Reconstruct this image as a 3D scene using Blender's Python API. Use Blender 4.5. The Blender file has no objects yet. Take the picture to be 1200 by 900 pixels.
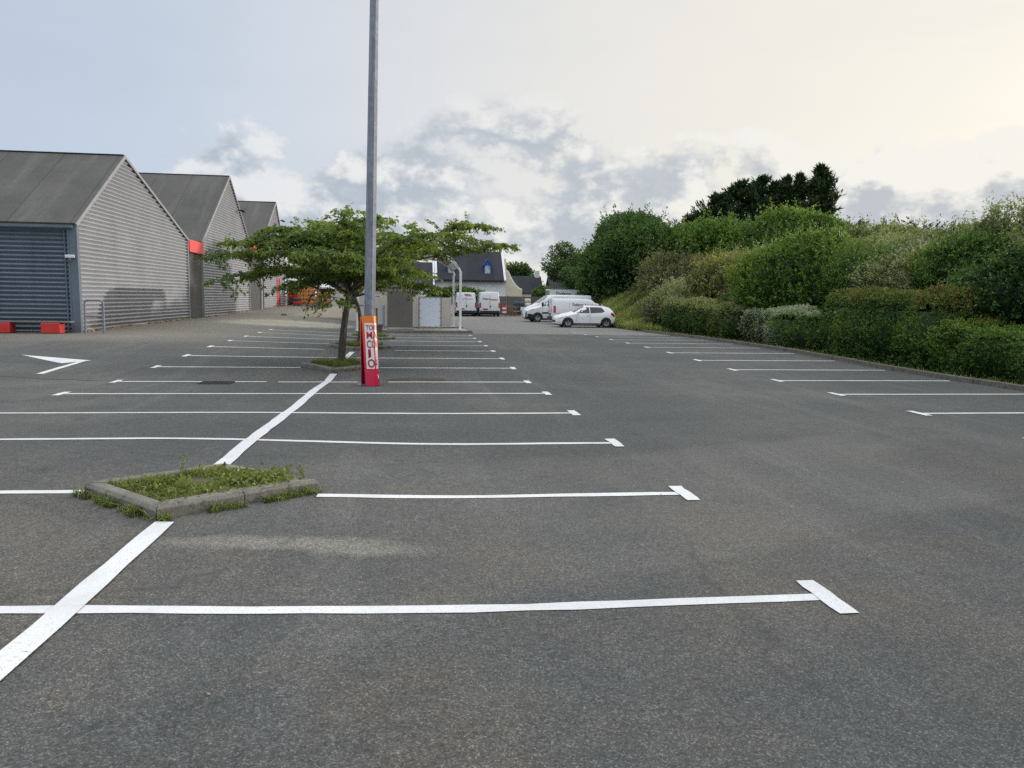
import bpy, math, random
import numpy as np
from mathutils import Vector, Matrix

R = math.radians
scene = bpy.context.scene
col = scene.collection
rnd = random.Random(7)

# ------------------------------------------------------------------ terrain
def sst(a, b, t):
    t = np.clip((t - a) / (b - a), 0, 1)
    return t * t * (3 - 2 * t)

def g(x, y):
    x = np.asarray(x, float); y = np.asarray(y, float)
    z = .11 * sst(17, 26, y) - .15 * sst(30, 50, y)
    z = z - .06 * np.exp(-((y - 16.7) / 1.3) ** 2) * (1 - sst(4, 8, x))
    z = z + .11 * sst(-.8, 3.2, -x) * (1 - sst(8.5, 13.5, y))
    z = z + sst(0, 10, -x) * (.17 * sst(18, 27, y) + .66 * np.clip((y - 27) / 47, 0, 1.0))
    return z

def hill(x, y):
    x = np.asarray(x, float); y = np.asarray(y, float)
    e = 13.25 + .35 * np.sin(y * .21) - .35 * sst(38, 46, y)
    k = sst(-40, -8, y) * (1 - .55 * sst(75, 100, y))
    wd = 5.5 - 2.3 * sst(40, 50, y)
    h = 2.1 * sst(0, 1, (x - e) / wd) + 1.7 * sst(4, 13, x - e) - 2.0 * sst(30, 60, x)
    return h * k

# ------------------------------------------------------------------ materials
def new_mat(name):
    m = bpy.data.materials.new(name); m.use_nodes = True
    nt = m.node_tree
    return m, nt, nt.nodes['Principled BSDF']

def nd(nt, t, **kw):
    n = nt.nodes.new(t)
    for k, v in kw.items():
        if hasattr(n, k): setattr(n, k, v)
        else: n.inputs[k].default_value = v
    return n

def ramp(nt, fac, stops):
    r = nt.nodes.new('ShaderNodeValToRGB'); e = r.color_ramp.elements
    e[0].position, e[0].color = stops[0][0], (*stops[0][1], 1)
    e[1].position, e[1].color = stops[-1][0], (*stops[-1][1], 1)
    for p, c in stops[1:-1]:
        n = e.new(p); n.color = (*c, 1)
    nt.links.new(fac, r.inputs[0]); return r.outputs[0]

def mathn(nt, op, a, b=None, c=None, clamp=False):
    n = nt.nodes.new('ShaderNodeMath'); n.operation = op; n.use_clamp = clamp
    for i, v in enumerate((a, b, c)):
        if v is None: continue
        if isinstance(v, (int, float)): n.inputs[i].default_value = v
        else: nt.links.new(v, n.inputs[i])
    return n.outputs[0]

def mixc(nt, fac, a, b, mode='MIX'):
    n = nt.nodes.new('ShaderNodeMix'); n.data_type = 'RGBA'; n.blend_type = mode
    for i, v in ((0, fac), (6, a), (7, b)):
        if isinstance(v, (int, float)): n.inputs[i].default_value = v
        elif isinstance(v, tuple): n.inputs[i].default_value = (*v[:3], 1)
        else: nt.links.new(v, n.inputs[i])
    return n.outputs[2]

def noise(nt, vec, scale, detail=4, rough=.55, **kw):
    n = nt.nodes.new('ShaderNodeTexNoise'); n.inputs['Scale'].default_value = scale
    n.inputs['Detail'].default_value = detail; n.inputs['Roughness'].default_value = rough
    nt.links.new(vec, n.inputs['Vector']); return n.outputs['Fac']

def maprange(nt, v, a, b, c=0., d=1., smooth=True):
    n = nt.nodes.new('ShaderNodeMapRange'); n.interpolation_type = 'SMOOTHSTEP' if smooth else 'LINEAR'
    nt.links.new(v, n.inputs[0])
    for i, x in enumerate((a, b, c, d)): n.inputs[i + 1].default_value = x
    return n.outputs[0]

def bump(nt, h, strength, dist, bs):
    b = nt.nodes.new('ShaderNodeBump'); b.inputs['Strength'].default_value = strength
    b.inputs['Distance'].default_value = dist; nt.links.new(h, b.inputs['Height'])
    nt.links.new(b.outputs[0], bs.inputs['Normal'])

def pos(nt):
    return nt.nodes.new('ShaderNodeNewGeometry').outputs['Position']
def objc(nt):
    return nt.nodes.new('ShaderNodeTexCoord').outputs['Object']

def plain(name, c, rough=.6, metal=0., var=.12, scale=3., coat=0.):
    """base colour with soft dirt variation"""
    m, nt, bs = new_mat(name)
    o = objc(nt)
    f = noise(nt, o, scale, 5, .6)
    lo = tuple(x * (1 - var) for x in c); hi = tuple(min(1, x * (1 + var)) for x in c)
    nt.links.new(ramp(nt, f, [(.3, lo), (.7, hi)]), bs.inputs['Base Color'])
    bs.inputs['Roughness'].default_value = rough; bs.inputs['Metallic'].default_value = metal
    if coat: bs.inputs['Coat Weight'].default_value = coat
    return m

def foliage(name, dark, light, tip=None, trans=.25):
    m, nt, bs = new_mat(name)
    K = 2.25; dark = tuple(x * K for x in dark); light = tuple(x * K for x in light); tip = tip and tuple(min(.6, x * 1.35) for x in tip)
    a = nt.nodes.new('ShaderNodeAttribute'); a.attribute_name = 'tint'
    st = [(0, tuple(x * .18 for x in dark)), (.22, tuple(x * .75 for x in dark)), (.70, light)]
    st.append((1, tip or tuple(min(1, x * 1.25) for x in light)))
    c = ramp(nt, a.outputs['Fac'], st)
    nt.links.new(c, bs.inputs['Base Color'])
    bs.inputs['Roughness'].default_value = .55; bs.inputs['Specular IOR Level'].default_value = .3
    t = nt.nodes.new('ShaderNodeBsdfTranslucent')
    nt.links.new(mixc(nt, 1., c, (1.2, 1.25, .6), 'MULTIPLY'), t.inputs[0])
    mx = nt.nodes.new('ShaderNodeMixShader'); mx.inputs[0].default_value = trans
    nt.links.new(bs.outputs[0], mx.inputs[1]); nt.links.new(t.outputs[0], mx.inputs[2])
    nt.links.new(mx.outputs[0], nt.nodes['Material Output'].inputs[0])
    return m

def asphalt_mat():
    m, nt, bs = new_mat('asphalt')
    p = pos(nt)
    sep = nt.nodes.new('ShaderNodeSeparateXYZ'); nt.links.new(p, sep.inputs[0])
    x, y = sep.outputs[0], sep.outputs[1]
    big = noise(nt, p, .22, 5, .6); mid = noise(nt, p, 1.4, 5, .65)
    base = ramp(nt, big, [(.32, (.068, .071, .072)), (.5, (.089, .091, .090)), (.68, (.128, .124, .114))])
    base = mixc(nt, maprange(nt, mid, .35, .75, 0, .55), base, (.078, .079, .076))
    # dusty, browner ground beyond the joint; sunlit tone painted in towards the buildings
    w = mathn(nt, 'MULTIPLY', mathn(nt, 'SUBTRACT', big, .5), 8.0)
    xl = mathn(nt, 'ADD', x, w); yl = mathn(nt, 'ADD', y, w)
    d1 = mathn(nt, 'MULTIPLY', maprange(nt, xl, -3.5, -9), maprange(nt, yl, 22, 30))
    base = mixc(nt, mathn(nt, 'MULTIPLY', d1, .75), base, (.225, .20, .165))
    wob = mathn(nt, 'MULTIPLY', mathn(nt, 'SUBTRACT', mid, .5), .7)
    yj = mathn(nt, 'ADD', y, wob)
    far = mathn(nt, 'MULTIPLY', maprange(nt, yj, 36.75, 36.95, smooth=False), maprange(nt, x, -3, -1))
    base = mixc(nt, mathn(nt, 'MULTIPLY', far, .85), base, (.20, .192, .18))
    # sandy fan below the ramp, paled further to paint the sunlit patch there
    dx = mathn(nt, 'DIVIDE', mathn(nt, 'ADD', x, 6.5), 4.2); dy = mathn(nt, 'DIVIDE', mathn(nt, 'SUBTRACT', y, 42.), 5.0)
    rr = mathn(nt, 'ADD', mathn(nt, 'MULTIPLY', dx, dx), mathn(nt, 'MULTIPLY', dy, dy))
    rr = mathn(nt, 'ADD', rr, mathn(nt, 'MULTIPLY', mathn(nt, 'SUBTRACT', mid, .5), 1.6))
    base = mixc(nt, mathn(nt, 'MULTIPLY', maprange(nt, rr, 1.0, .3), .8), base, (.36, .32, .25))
    # washed-out dust by the first planter, browner stains in the foreground
    dx = mathn(nt, 'DIVIDE', mathn(nt, 'ADD', x, .85), 1.05); dy = mathn(nt, 'DIVIDE', mathn(nt, 'SUBTRACT', y, 5.3), .26)
    dy = mathn(nt, 'ADD', dy, mathn(nt, 'MULTIPLY', mathn(nt, 'SUBTRACT', big, .5), 9.0))
    rr = mathn(nt, 'ADD', mathn(nt, 'MULTIPLY', dx, dx), mathn(nt, 'MULTIPLY', dy, dy))
    base = mixc(nt, mathn(nt, 'MULTIPLY', maprange(nt, rr, 1.3, .1), .6), base, (.25, .232, .20))
    dx = mathn(nt, 'DIVIDE', mathn(nt, 'SUBTRACT', x, .1), .75); dy = mathn(nt, 'DIVIDE', mathn(nt, 'SUBTRACT', y, 17.0), .55)
    rr = mathn(nt, 'ADD', mathn(nt, 'MULTIPLY', dx, dx), mathn(nt, 'MULTIPLY', dy, dy))
    rr = mathn(nt, 'ADD', rr, mathn(nt, 'MULTIPLY', mathn(nt, 'SUBTRACT', mid, .5), 2.2))
    base = mixc(nt, mathn(nt, 'MULTIPLY', maprange(nt, rr, 1.1, .5), .75), base, (.06, .045, .032))
    st = noise(nt, p, .55, 6, .65, )
    st2 = mathn(nt, 'MULTIPLY', maprange(nt, st, .42, .62), maprange(nt, y, 11, 4))
    base = mixc(nt, mathn(nt, 'MULTIPLY', st2, .42), base, (.150, .120, .092))
    # small pale scuffs
    sc = noise(nt, p, 5.5, 3, .8)
    base = mixc(nt, mathn(nt, 'MULTIPLY', maprange(nt, sc, .70, .78), .35), base, (.32, .31, .28))
    ob = noise(nt, p, 1.9, 2, .5)
    base = mixc(nt, mathn(nt, 'MULTIPLY', maprange(nt, ob, .68, .75), .45), base, (.045, .043, .042))
    # streaks of wear along the driving lane
    mp = nt.nodes.new('ShaderNodeMapping'); mp.inputs['Scale'].default_value = (1.6, .10, 1); nt.links.new(p, mp.inputs[0])
    stv = noise(nt, mp.outputs[0], 1.0, 4, .6)
    base = mixc(nt, maprange(nt, stv, .5, .75, 0, .35), base, (.165, .162, .155))
    mp2 = nt.nodes.new('ShaderNodeMapping'); mp2.inputs['Scale'].default_value = (.09, 1.3, 1); nt.links.new(p, mp2.inputs[0])
    sth = noise(nt, mp2.outputs[0], 1.0, 4, .6)
    base = mixc(nt, maprange(nt, sth, .5, .75, 0, .35), base, (.105, .10, .095))
    # aggregate
    v = nt.nodes.new('ShaderNodeTexVoronoi'); v.inputs['Scale'].default_value = 150; nt.links.new(p, v.inputs[0])
    sepc = nt.nodes.new('ShaderNodeSeparateColor'); nt.links.new(v.outputs['Color'], sepc.inputs[0])
    ag = ramp(nt, sepc.outputs[0], [(0, (.62, .62, .63)), (.5, (.92, .92, .92)), (.86, (1.16, 1.23, 1.2)), (.97, (2.1, 2.05, 1.9))])
    base = mixc(nt, 1., base, ag, 'MULTIPLY')
    v2 = noise(nt, p, 42, 3, .7)
    base = mixc(nt, 1., base, ramp(nt, v2, [(.3, (.70, .70, .70)), (.7, (1.32, 1.32, 1.3))]), 'MULTIPLY')
    v3 = noise(nt, p, 11, 3, .7)
    base = mixc(nt, 1., base, ramp(nt, v3, [(.3, (.86, .86, .86)), (.7, (1.14, 1.14, 1.14))]), 'MULTIPLY')
    # hairline cracks / sealed seams
    vc = nt.nodes.new('ShaderNodeTexVoronoi'); vc.feature = 'DISTANCE_TO_EDGE'; vc.inputs['Scale'].default_value = .10
    dist = nt.nodes.new('ShaderNodeVectorMath'); dist.operation = 'ADD'
    nz = nt.nodes.new('ShaderNodeTexNoise'); nz.inputs['Scale'].default_value = .9; nz.inputs['Detail'].default_value = 5
    nt.links.new(p, nz.inputs['Vector']); nt.links.new(p, dist.inputs[0]); nt.links.new(nz.outputs['Color'], dist.inputs[1])
    nt.links.new(dist.outputs[0], vc.inputs[0])
    crk = mathn(nt, 'MULTIPLY', maprange(nt, vc.outputs['Distance'], .0026, .0008), maprange(nt, mid, .38, .55))
    base = mixc(nt, mathn(nt, 'MULTIPLY', crk, .38), base, (.05, .05, .05))
    nt.links.new(base, bs.inputs['Base Color'])
    bs.inputs['Roughness'].default_value = .85; bs.inputs['Specular IOR Level'].default_value = .3
    h = mathn(nt, 'ADD', v.outputs['Distance'], mathn(nt, 'MULTIPLY', v2, .6))
    bump(nt, h, .6, .006, bs)
    return m

def paint_mat():
    m, nt, bs = new_mat('road_paint')
    p = pos(nt)
    v = nt.nodes.new('ShaderNodeTexVoronoi'); v.inputs['Scale'].default_value = 120; nt.links.new(p, v.inputs[0])
    sepc = nt.nodes.new('ShaderNodeSeparateColor'); nt.links.new(v.outputs['Color'], sepc.inputs[0])
    n2 = noise(nt, p, 2.3, 5, .7)
    c = ramp(nt, n2, [(.3, (.60, .61, .61)), (.7, (.78, .79, .79))])
    wear = mathn(nt, 'MULTIPLY', maprange(nt, sepc.outputs[0], .78, .97), maprange(nt, n2, .38, .68, .22, 1.))
    c = mixc(nt, mathn(nt, 'MULTIPLY', wear, .7), c, (.33, .33, .33))
    nt.links.new(c, bs.inputs['Base Color']); bs.inputs['Roughness'].default_value = .6
    bump(nt, v.outputs['Distance'], .4, .005, bs)
    return m

def metal_sheet(name, c1, c2):
    m, nt, bs = new_mat(name)
    o = pos(nt)
    f = noise(nt, o, .6, 5, .6)
    mp = nt.nodes.new('ShaderNodeMapping'); mp.inputs['Scale'].default_value = (3, 3, .12); nt.links.new(o, mp.inputs[0])
    s = noise(nt, mp.outputs[0], 1.2, 4, .6)
    c = ramp(nt, f, [(.3, c1), (.7, c2)])
    c = mixc(nt, maprange(nt, s, .52, .75, 0, .30), c, tuple(x * .6 for x in c1))
    sp = nt.nodes.new('ShaderNodeSeparateXYZ'); nt.links.new(o, sp.inputs[0])
    c = mixc(nt, mathn(nt, 'MULTIPLY', maprange(nt, sp.outputs[2], 1.5, .3), .22), c, (.16, .13, .10))
    nt.links.new(c, bs.inputs['Base Color'])
    bs.inputs['Roughness'].default_value = .5; bs.inputs['Metallic'].default_value = .1
    return m

def roof_mat(name, a, b, seam=True):
    m, nt, bs = new_mat(name)
    o = pos(nt)
    f = noise(nt, o, .5, 6, .65)
    mp = nt.nodes.new('ShaderNodeMapping'); mp.inputs['Scale'].default_value = (1.1, .12, .12); nt.links.new(o, mp.inputs[0])
    s = noise(nt, mp.outputs[0], 1.0, 5, .65)
    fine = noise(nt, o, 14, 3, .7)
    c = ramp(nt, f, [(.3, a), (.7, b)])
    c = mixc(nt, maprange(nt, s, .45, .75, 0, .55), c, tuple(min(1, x * 1.6) for x in b))
    c = mixc(nt, 1., c, ramp(nt, fine, [(.3, (.8, .8, .8)), (.7, (1.2, 1.2, 1.2))]), 'MULTIPLY')
    if seam:
        sp = nt.nodes.new('ShaderNodeSeparateXYZ'); nt.links.new(o, sp.inputs[0])
        fx = mathn(nt, 'FRACT', mathn(nt, 'DIVIDE', mathn(nt, 'ADD', sp.outputs[0], 200), 2.1))
        ln = maprange(nt, mathn(nt, 'ABSOLUTE', mathn(nt, 'SUBTRACT', fx, .5)), .02, .008)
        c = mixc(nt, mathn(nt, 'MULTIPLY', ln, .45), c, (.03, .03, .03))
        fz = mathn(nt, 'FRACT', mathn(nt, 'DIVIDE', mathn(nt, 'ADD', sp.outputs[2], .2), 1.45))
        ln = maprange(nt, mathn(nt, 'ABSOLUTE', mathn(nt, 'SUBTRACT', fz, .5)), .02, .006)
        c = mixc(nt, mathn(nt, 'MULTIPLY', ln, .4), c, (.11, .11, .11))
    nt.links.new(c, bs.inputs['Base Color']); bs.inputs['Roughness'].default_value = .9
    bump(nt, fine, .4, .02, bs)
    return m

def concrete_mat(name, c, moss=.0, sc=1.0):
    m, nt, bs = new_mat(name)
    o = pos(nt)
    f = noise(nt, o, 3 * sc, 6, .7); fine = noise(nt, o, 60 * sc, 3, .7); bl = noise(nt, o, 9 * sc, 5, .7)
    col_ = ramp(nt, f, [(.3, tuple(x * .72 for x in c)), (.7, tuple(min(1, x * 1.2) for x in c))])
    col_ = mixc(nt, 1., col_, ramp(nt, fine, [(.3, (.7, .7, .7)), (.7, (1.3, 1.3, 1.3))]), 'MULTIPLY')
    if moss: col_ = mixc(nt, maprange(nt, bl, .5, .68, 0, moss), col_, (.055, .06, .03))
    nt.links.new(col_, bs.inputs['Base Color']); bs.inputs['Roughness'].default_value = .9
    bump(nt, mathn(nt, 'ADD', fine, bl), .5, .01, bs)
    return m

def bark_mat():
    m, nt, bs = new_mat('bark')
    o = objc(nt)
    mp = nt.nodes.new('ShaderNodeMapping'); mp.inputs['Scale'].default_value = (9, 9, 3.5); nt.links.new(o, mp.inputs[0])
    f = noise(nt, mp.outputs[0], 2.2, 6, .7); b = noise(nt, o, 2.5, 4, .6)
    c = ramp(nt, f, [(.3, (.045, .038, .030)), (.6, (.12, .10, .08)), (.8, (.20, .18, .15))])
    c = mixc(nt, maprange(nt, b, .5, .7, 0, .5), c, (.16, .15, .11))
    nt.links.new(c, bs.inputs['Base Color']); bs.inputs['Roughness'].default_value = .9
    bump(nt, f, .8, .02, bs); return m

def glass_mat(name, c=(.02, .025, .03)):
    m, nt, bs = new_mat(name)
    o = objc(nt); f = noise(nt, o, 2, 2)
    nt.links.new(ramp(nt, f, [(.3, tuple(x * .7 for x in c)), (.7, tuple(x * 1.5 for x in c))]), bs.inputs['Base Color'])
    bs.inputs['Roughness'].default_value = .06; bs.inputs['Specular IOR Level'].default_value = .4
    return m

def galv_mat():
    m, nt, bs = new_mat('galvanised_steel')
    o = objc(nt)
    v = nt.nodes.new('ShaderNodeTexVoronoi'); v.inputs['Scale'].default_value = 14; nt.links.new(o, v.inputs[0])
    s = nt.nodes.new('ShaderNodeSeparateColor'); nt.links.new(v.outputs['Color'], s.inputs[0])
    mp = nt.nodes.new('ShaderNodeMapping'); mp.inputs['Scale'].default_value = (6, 6, .4); nt.links.new(o, mp.inputs[0])
    st = noise(nt, mp.outputs[0], 2, 5, .7)
    c = ramp(nt, st, [(.3, (.17, .185, .21)), (.7, (.31, .335, .375))])
    c = mixc(nt, 1., c, ramp(nt, s.outputs[0], [(0, (.85, .85, .85)), (1, (1.12, 1.12, 1.12))]), 'MULTIPLY')
    nt.links.new(c, bs.inputs['Base Color']); bs.inputs['Metallic'].default_value = .45; bs.inputs['Roughness'].default_value = .5
    return m

def grad_sign_mat():
    m, nt, bs = new_mat('sign_gradient')
    o = objc(nt); s = nt.nodes.new('ShaderNodeSeparateXYZ'); nt.links.new(o, s.inputs[0])
    c = ramp(nt, mathn(nt, 'DIVIDE', s.outputs[2], 1.42), [(.0, (.62, .01, .06)), (.45, (.72, .03, .07)), (.75, (.80, .10, .03)), (.97, (.85, .22, .02))])
    nt.links.new(c, bs.inputs['Base Color']); bs.inputs['Roughness'].default_value = .4; return m

def ground_mat():
    m, nt, bs = new_mat('earth')
    p = pos(nt); f = noise(nt, p, .7, 6, .7); f2 = noise(nt, p, 9, 4, .7)
    c = ramp(nt, f, [(.3, (.035, .042, .016)), (.55, (.07, .075, .03)), (.75, (.11, .10, .055))])
    c = mixc(nt, 1., c, ramp(nt, f2, [(.3, (.65, .65, .65)), (.7, (1.35, 1.35, 1.3))]), 'MULTIPLY')
    nt.links.new(c, bs.inputs['Base Color']); bs.inputs['Roughness'].default_value = 1; bump(nt, f2, .6, .06, bs); return m

def wall_paint(name, c, rough=.85):
    m, nt, bs = new_mat(name)
    o = pos(nt); f = noise(nt, o, .8, 5, .65)
    mp = nt.nodes.new('ShaderNodeMapping'); mp.inputs['Scale'].default_value = (2.5, 2.5, .15); nt.links.new(o, mp.inputs[0])
    s = noise(nt, mp.outputs[0], 1.2, 5, .7)
    cc = ramp(nt, f, [(.3, tuple(x * .88 for x in c)), (.7, tuple(min(.9, x * 1.06) for x in c))])
    cc = mixc(nt, maprange(nt, s, .55, .8, 0, .3), cc, tuple(x * .6 for x in c))
    nt.links.new(cc, bs.inputs['Base Color']); bs.inputs['Roughness'].default_value = rough; return m

M = {}
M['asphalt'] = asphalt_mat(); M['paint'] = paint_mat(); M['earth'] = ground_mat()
M['sheet'] = metal_sheet('light_cladding', (.35, .355, .37), (.41, .415, .43))
M['sheet_shaded'] = metal_sheet('shaded_cladding', (.165, .20, .24), (.21, .25, .295))  # front wall copy of the cladding, shade darkened and blued into the colour
M['roof'] = roof_mat('bitumen_roof', (.075, .072, .066), (.115, .110, .100))
M['slate'] = roof_mat('slate_roof', (.020, .022, .028), (.032, .035, .042), False)
M['trim'] = plain('pale_trim', (.55, .55, .54), .5)
M['verge'] = plain('grey_verge', (.30, .30, .30), .5)
M['kerb'] = concrete_mat('kerb_concrete', (.19, .175, .15), .8)
M['kerb_old'] = concrete_mat('old_kerb', (.15, .135, .115), .8)
M['concrete'] = concrete_mat('pale_concrete', (.36, .33, .28), .2, .4)
M['pilaster'] = concrete_mat('pilaster_board', (.085, .082, .078), 0, .4)
M['soil'] = concrete_mat('soil', (.10, .075, .045), .6)
M['bark'] = bark_mat()
M['galv'] = galv_mat()
M['red'] = plain('red_paint', (.62, .035, .03), .45)
M['red_panel'] = plain('red_panel', (.80, .075, .06), .5, var=.05)
M['white'] = plain('white_paint', (.78, .78, .77), .4, var=.05)
M['car_white'] = plain('car_white', (.80, .81, .82), .25, var=.02, coat=.6)
M['black'] = plain('black_plastic', (.018, .018, .02), .5)
M['rubber'] = plain('tyre_rubber', (.02, .02, .021), .8)
M['alloy'] = plain('alloy_rim', (.45, .46, .48), .35, .6)
M['glass'] = glass_mat('dark_glass')
M['glass_blue'] = glass_mat('window_glass', (.35, .42, .48))
M['tail'] = plain('tail_lamp', (.45, .012, .012), .2)
M['lamp_glass'] = plain('lamp_glass', (.6, .63, .66), .15)
M['sign'] = grad_sign_mat()
M['sign_white'] = plain('sign_white', (.82, .80, .78), .45, var=.03)
M['ink'] = plain('sign_ink', (.42, .012, .03), .5, var=.1)
M['ink_black'] = plain('black_ink', (.03, .03, .03), .5)
M['ink_red'] = plain('red_ink', (.65, .03, .03), .5)
M['ink_blue'] = plain('blue_ink', (.22, .36, .42), .5)
M['board'] = plain('taupe_board', (.135, .120, .105), .7, var=.10, scale=1.2)
M['poster'] = plain('blank_poster', (.66, .70, .78), .35, var=.03, scale=1.)
M['frame'] = plain('grey_frame', (.20, .19, .18), .5)
M['cream'] = wall_paint('cream_render', (.74, .65, .49))
M['cream_pale'] = wall_paint('pale_cream_render', (.60, .56, .49))
M['white_wall'] = wall_paint('white_render', (.82, .83, .83))
M['blue'] = plain('blue_joinery', (.03, .10, .36), .5)
M['fence'] = wall_paint('grey_fence_boards', (.13, .12, .11))
M['wood'] = plain('pallet_wood', (.30, .17, .09), .8, var=.3, scale=8)
M['orange'] = plain('orange_goods', (.62, .22, .05), .6, var=.3, scale=6)
M['tan'] = plain('tan_underside', (.45, .36, .24), .8)
M['pot'] = plain('brown_pot', (.13, .10, .08), .7)
M['blue_grey'] = plain('blue_grey_steel', (.30, .38, .46), .5)
M['slate_metal'] = plain('slate_metal', (.13, .165, .20), .5)
M['teal'] = plain('dark_goods', (.05, .08, .09), .6)
M['iron'] = plain('cast_iron', (.035, .032, .03), .7, .3)
M['drain'] = concrete_mat('drain_seam', (.06, .055, .045), .5)
F = {}
F['cherry'] = foliage('cherry_leaves', (.042, .072, .016), (.120, .160, .034), (.26, .26, .07), .42)
F['cherry2'] = foliage('cherry_leaves_yellow', (.048, .076, .016), (.145, .17, .036), (.29, .27, .07), .45)
F['hedge'] = foliage('privet_hedge', (.022, .050, .010), (.066, .118, .020), (.15, .15, .03))
F['hedge_red'] = foliage('reddish_hedge', (.022, .045, .012), (.060, .095, .020), (.14, .105, .03))
F['grey'] = foliage('grey_green_leaves', (.050, .068, .036), (.15, .18, .11), (.32, .34, .24))
F['olive'] = foliage('olive_shrub', (.040, .056, .022), (.115, .138, .052), (.25, .25, .12))
F['tawny'] = foliage('tawny_shrub', (.045, .05, .022), (.115, .115, .045), (.24, .20, .11))
F['pale'] = foliage('pale_tamarisk', (.055, .068, .030), (.17, .18, .085), (.36, .34, .22))
F['deep'] = foliage('deep_green', (.016, .038, .010), (.046, .085, .020), (.07, .11, .03))
F['bright'] = foliage('bright_green', (.028, .055, .012), (.075, .125, .022), (.18, .20, .04), .3)
F['gorse'] = foliage('yellow_flowering', (.040, .050, .018), (.12, .125, .04), (.38, .30, .05))
F['cypress'] = foliage('cypress', (.010, .020, .008), (.030, .052, .018), (.06, .08, .03), .15)
F['yucca'] = foliage('spiky_dark', (.016, .022, .012), (.035, .042, .022), (.07, .06, .03), .1)
F['grass'] = foliage('grass_blades', (.045, .060, .014), (.105, .125, .032), (.27, .23, .11), .3)
F['bankgrass'] = foliage('long_bank_grass', (.055, .075, .024), (.165, .18, .058), (.30, .28, .13), .3)
F['far'] = foliage('far_trees', (.022, .042, .014), (.062, .095, .030), (.13, .15, .05), .25)

# ------------------------------------------------------------------ mesh builder
class MB:
    def __init__(s): s.v = []; s.f = []; s.m = []
    def add(s, vs, fs, m=0):
        o = len(s.v); s.v += [tuple(map(float, p)) for p in vs]
        for f in fs: s.f.append([i + o for i in f]); s.m.append(m)
        return s
    def poly(s, pts, m=0): return s.add(pts, [list(range(len(pts)))], m)
    def box(s, c, d, m=0, rz=0., rx=0., ry=0.):
        hx, hy, hz = d[0] / 2, d[1] / 2, d[2] / 2
        P = [Vector((a * hx, b * hy, e * hz)) for e in (-1, 1) for a, b in ((-1, -1), (1, -1), (1, 1), (-1, 1))]
        T = Matrix.Translation(c) @ Matrix.Rotation(rz, 4, 'Z') @ Matrix.Rotation(ry, 4, 'Y') @ Matrix.Rotation(rx, 4, 'X')
        return s.add([T @ p for p in P], [[3, 2, 1, 0], [4, 5, 6, 7], [0, 1, 5, 4], [1, 2, 6, 5], [2, 3, 7, 6], [3, 0, 4, 7]], m)
    def tube(s, path, rad, n=8, m=0, cap=True):
        path = [Vector(p) for p in path]
        if isinstance(rad, (int, float)): rad = [rad] * len(path)
        vs = []; up = None
        for i, p in enumerate(path):
            d = (path[min(i + 1, len(path) - 1)] - path[max(i - 1, 0)]).normalized()
            if up is None:
                up = Vector((1, 0, 0)) if abs(d.x) < .9 else Vector((0, 1, 0))
            a = (up - d * up.dot(d)).normalized(); b = d.cross(a); up = a
            for k in range(n):
                t = 2 * math.pi * (k + .5) / n
                vs.append(p + (a * math.cos(t) + b * math.sin(t)) * rad[i])
        fs = []
        for i in range(len(path) - 1):
            for k in range(n):
                k2 = (k + 1) % n
                fs.append([i * n + k, i * n + k2, (i + 1) * n + k2, (i + 1) * n + k])
        if cap:
            fs.append(list(range(n))[::-1]); fs.append([(len(path) - 1) * n + k for k in range(n)])
        return s.add(vs, fs, m)
    def lathe(s, prof, c, n=20, axis='z', m=0):
        vs = []
        for r, h in prof:
            for k in range(n):
                t = 2 * math.pi * k / n
                a, b = r * math.cos(t), r * math.sin(t)
                p = {'z': (a, b, h), 'y': (a, h, b), 'x': (h, a, b)}[axis]
                vs.append((c[0] + p[0], c[1] + p[1], c[2] + p[2]))
        fs = []
        for i in range(len(prof) - 1):
            for k in range(n):
                k2 = (k + 1) % n; fs.append([i * n + k, i * n + k2, (i + 1) * n + k2, (i + 1) * n + k])
        return s.add(vs, fs, m)
    def prism(s, pts, axis, a, b, m=0):
        def P(p, h): return {'x': (h, p[0], p[1]), 'y': (p[0], h, p[1]), 'z': (p[0], p[1], h)}[axis]
        n = len(pts)
        fs = [list(range(n))[::-1], [n + i for i in range(n)]] + [[i, (i + 1) % n, n + (i + 1) % n, n + i] for i in range(n)]
        return s.add([P(p, a) for p in pts] + [P(p, b) for p in pts], fs, m)
    def build(s, name, mats, parent=None, bevel=0., smooth=True, angle=35, loc=None, recalc=True):
        me = bpy.data.meshes.new(name)
        me.from_pydata(s.v, [], s.f)
        for mm in (mats if isinstance(mats, (list, tuple)) else [mats]): me.materials.append(mm)
        me.polygons.foreach_set('material_index', s.m)
        if recalc:
            import bmesh
            bm = bmesh.new(); bm.from_mesh(me); bmesh.ops.recalc_face_normals(bm, faces=bm.faces); bm.to_mesh(me); bm.free()
        if smooth:
            me.polygons.foreach_set('use_smooth', [True] * len(me.polygons)); me.set_sharp_from_angle(angle=R(angle))
        me.update()
        o = bpy.data.objects.new(name, me); col.objects.link(o)
        if parent: o.parent = parent
        if loc: o.location = loc
        if bevel:
            b = o.modifiers.new('Bevel', 'BEVEL'); b.width = bevel; b.segments = 2; b.limit_method = 'ANGLE'; b.angle_limit = R(40)
        return o

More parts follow.
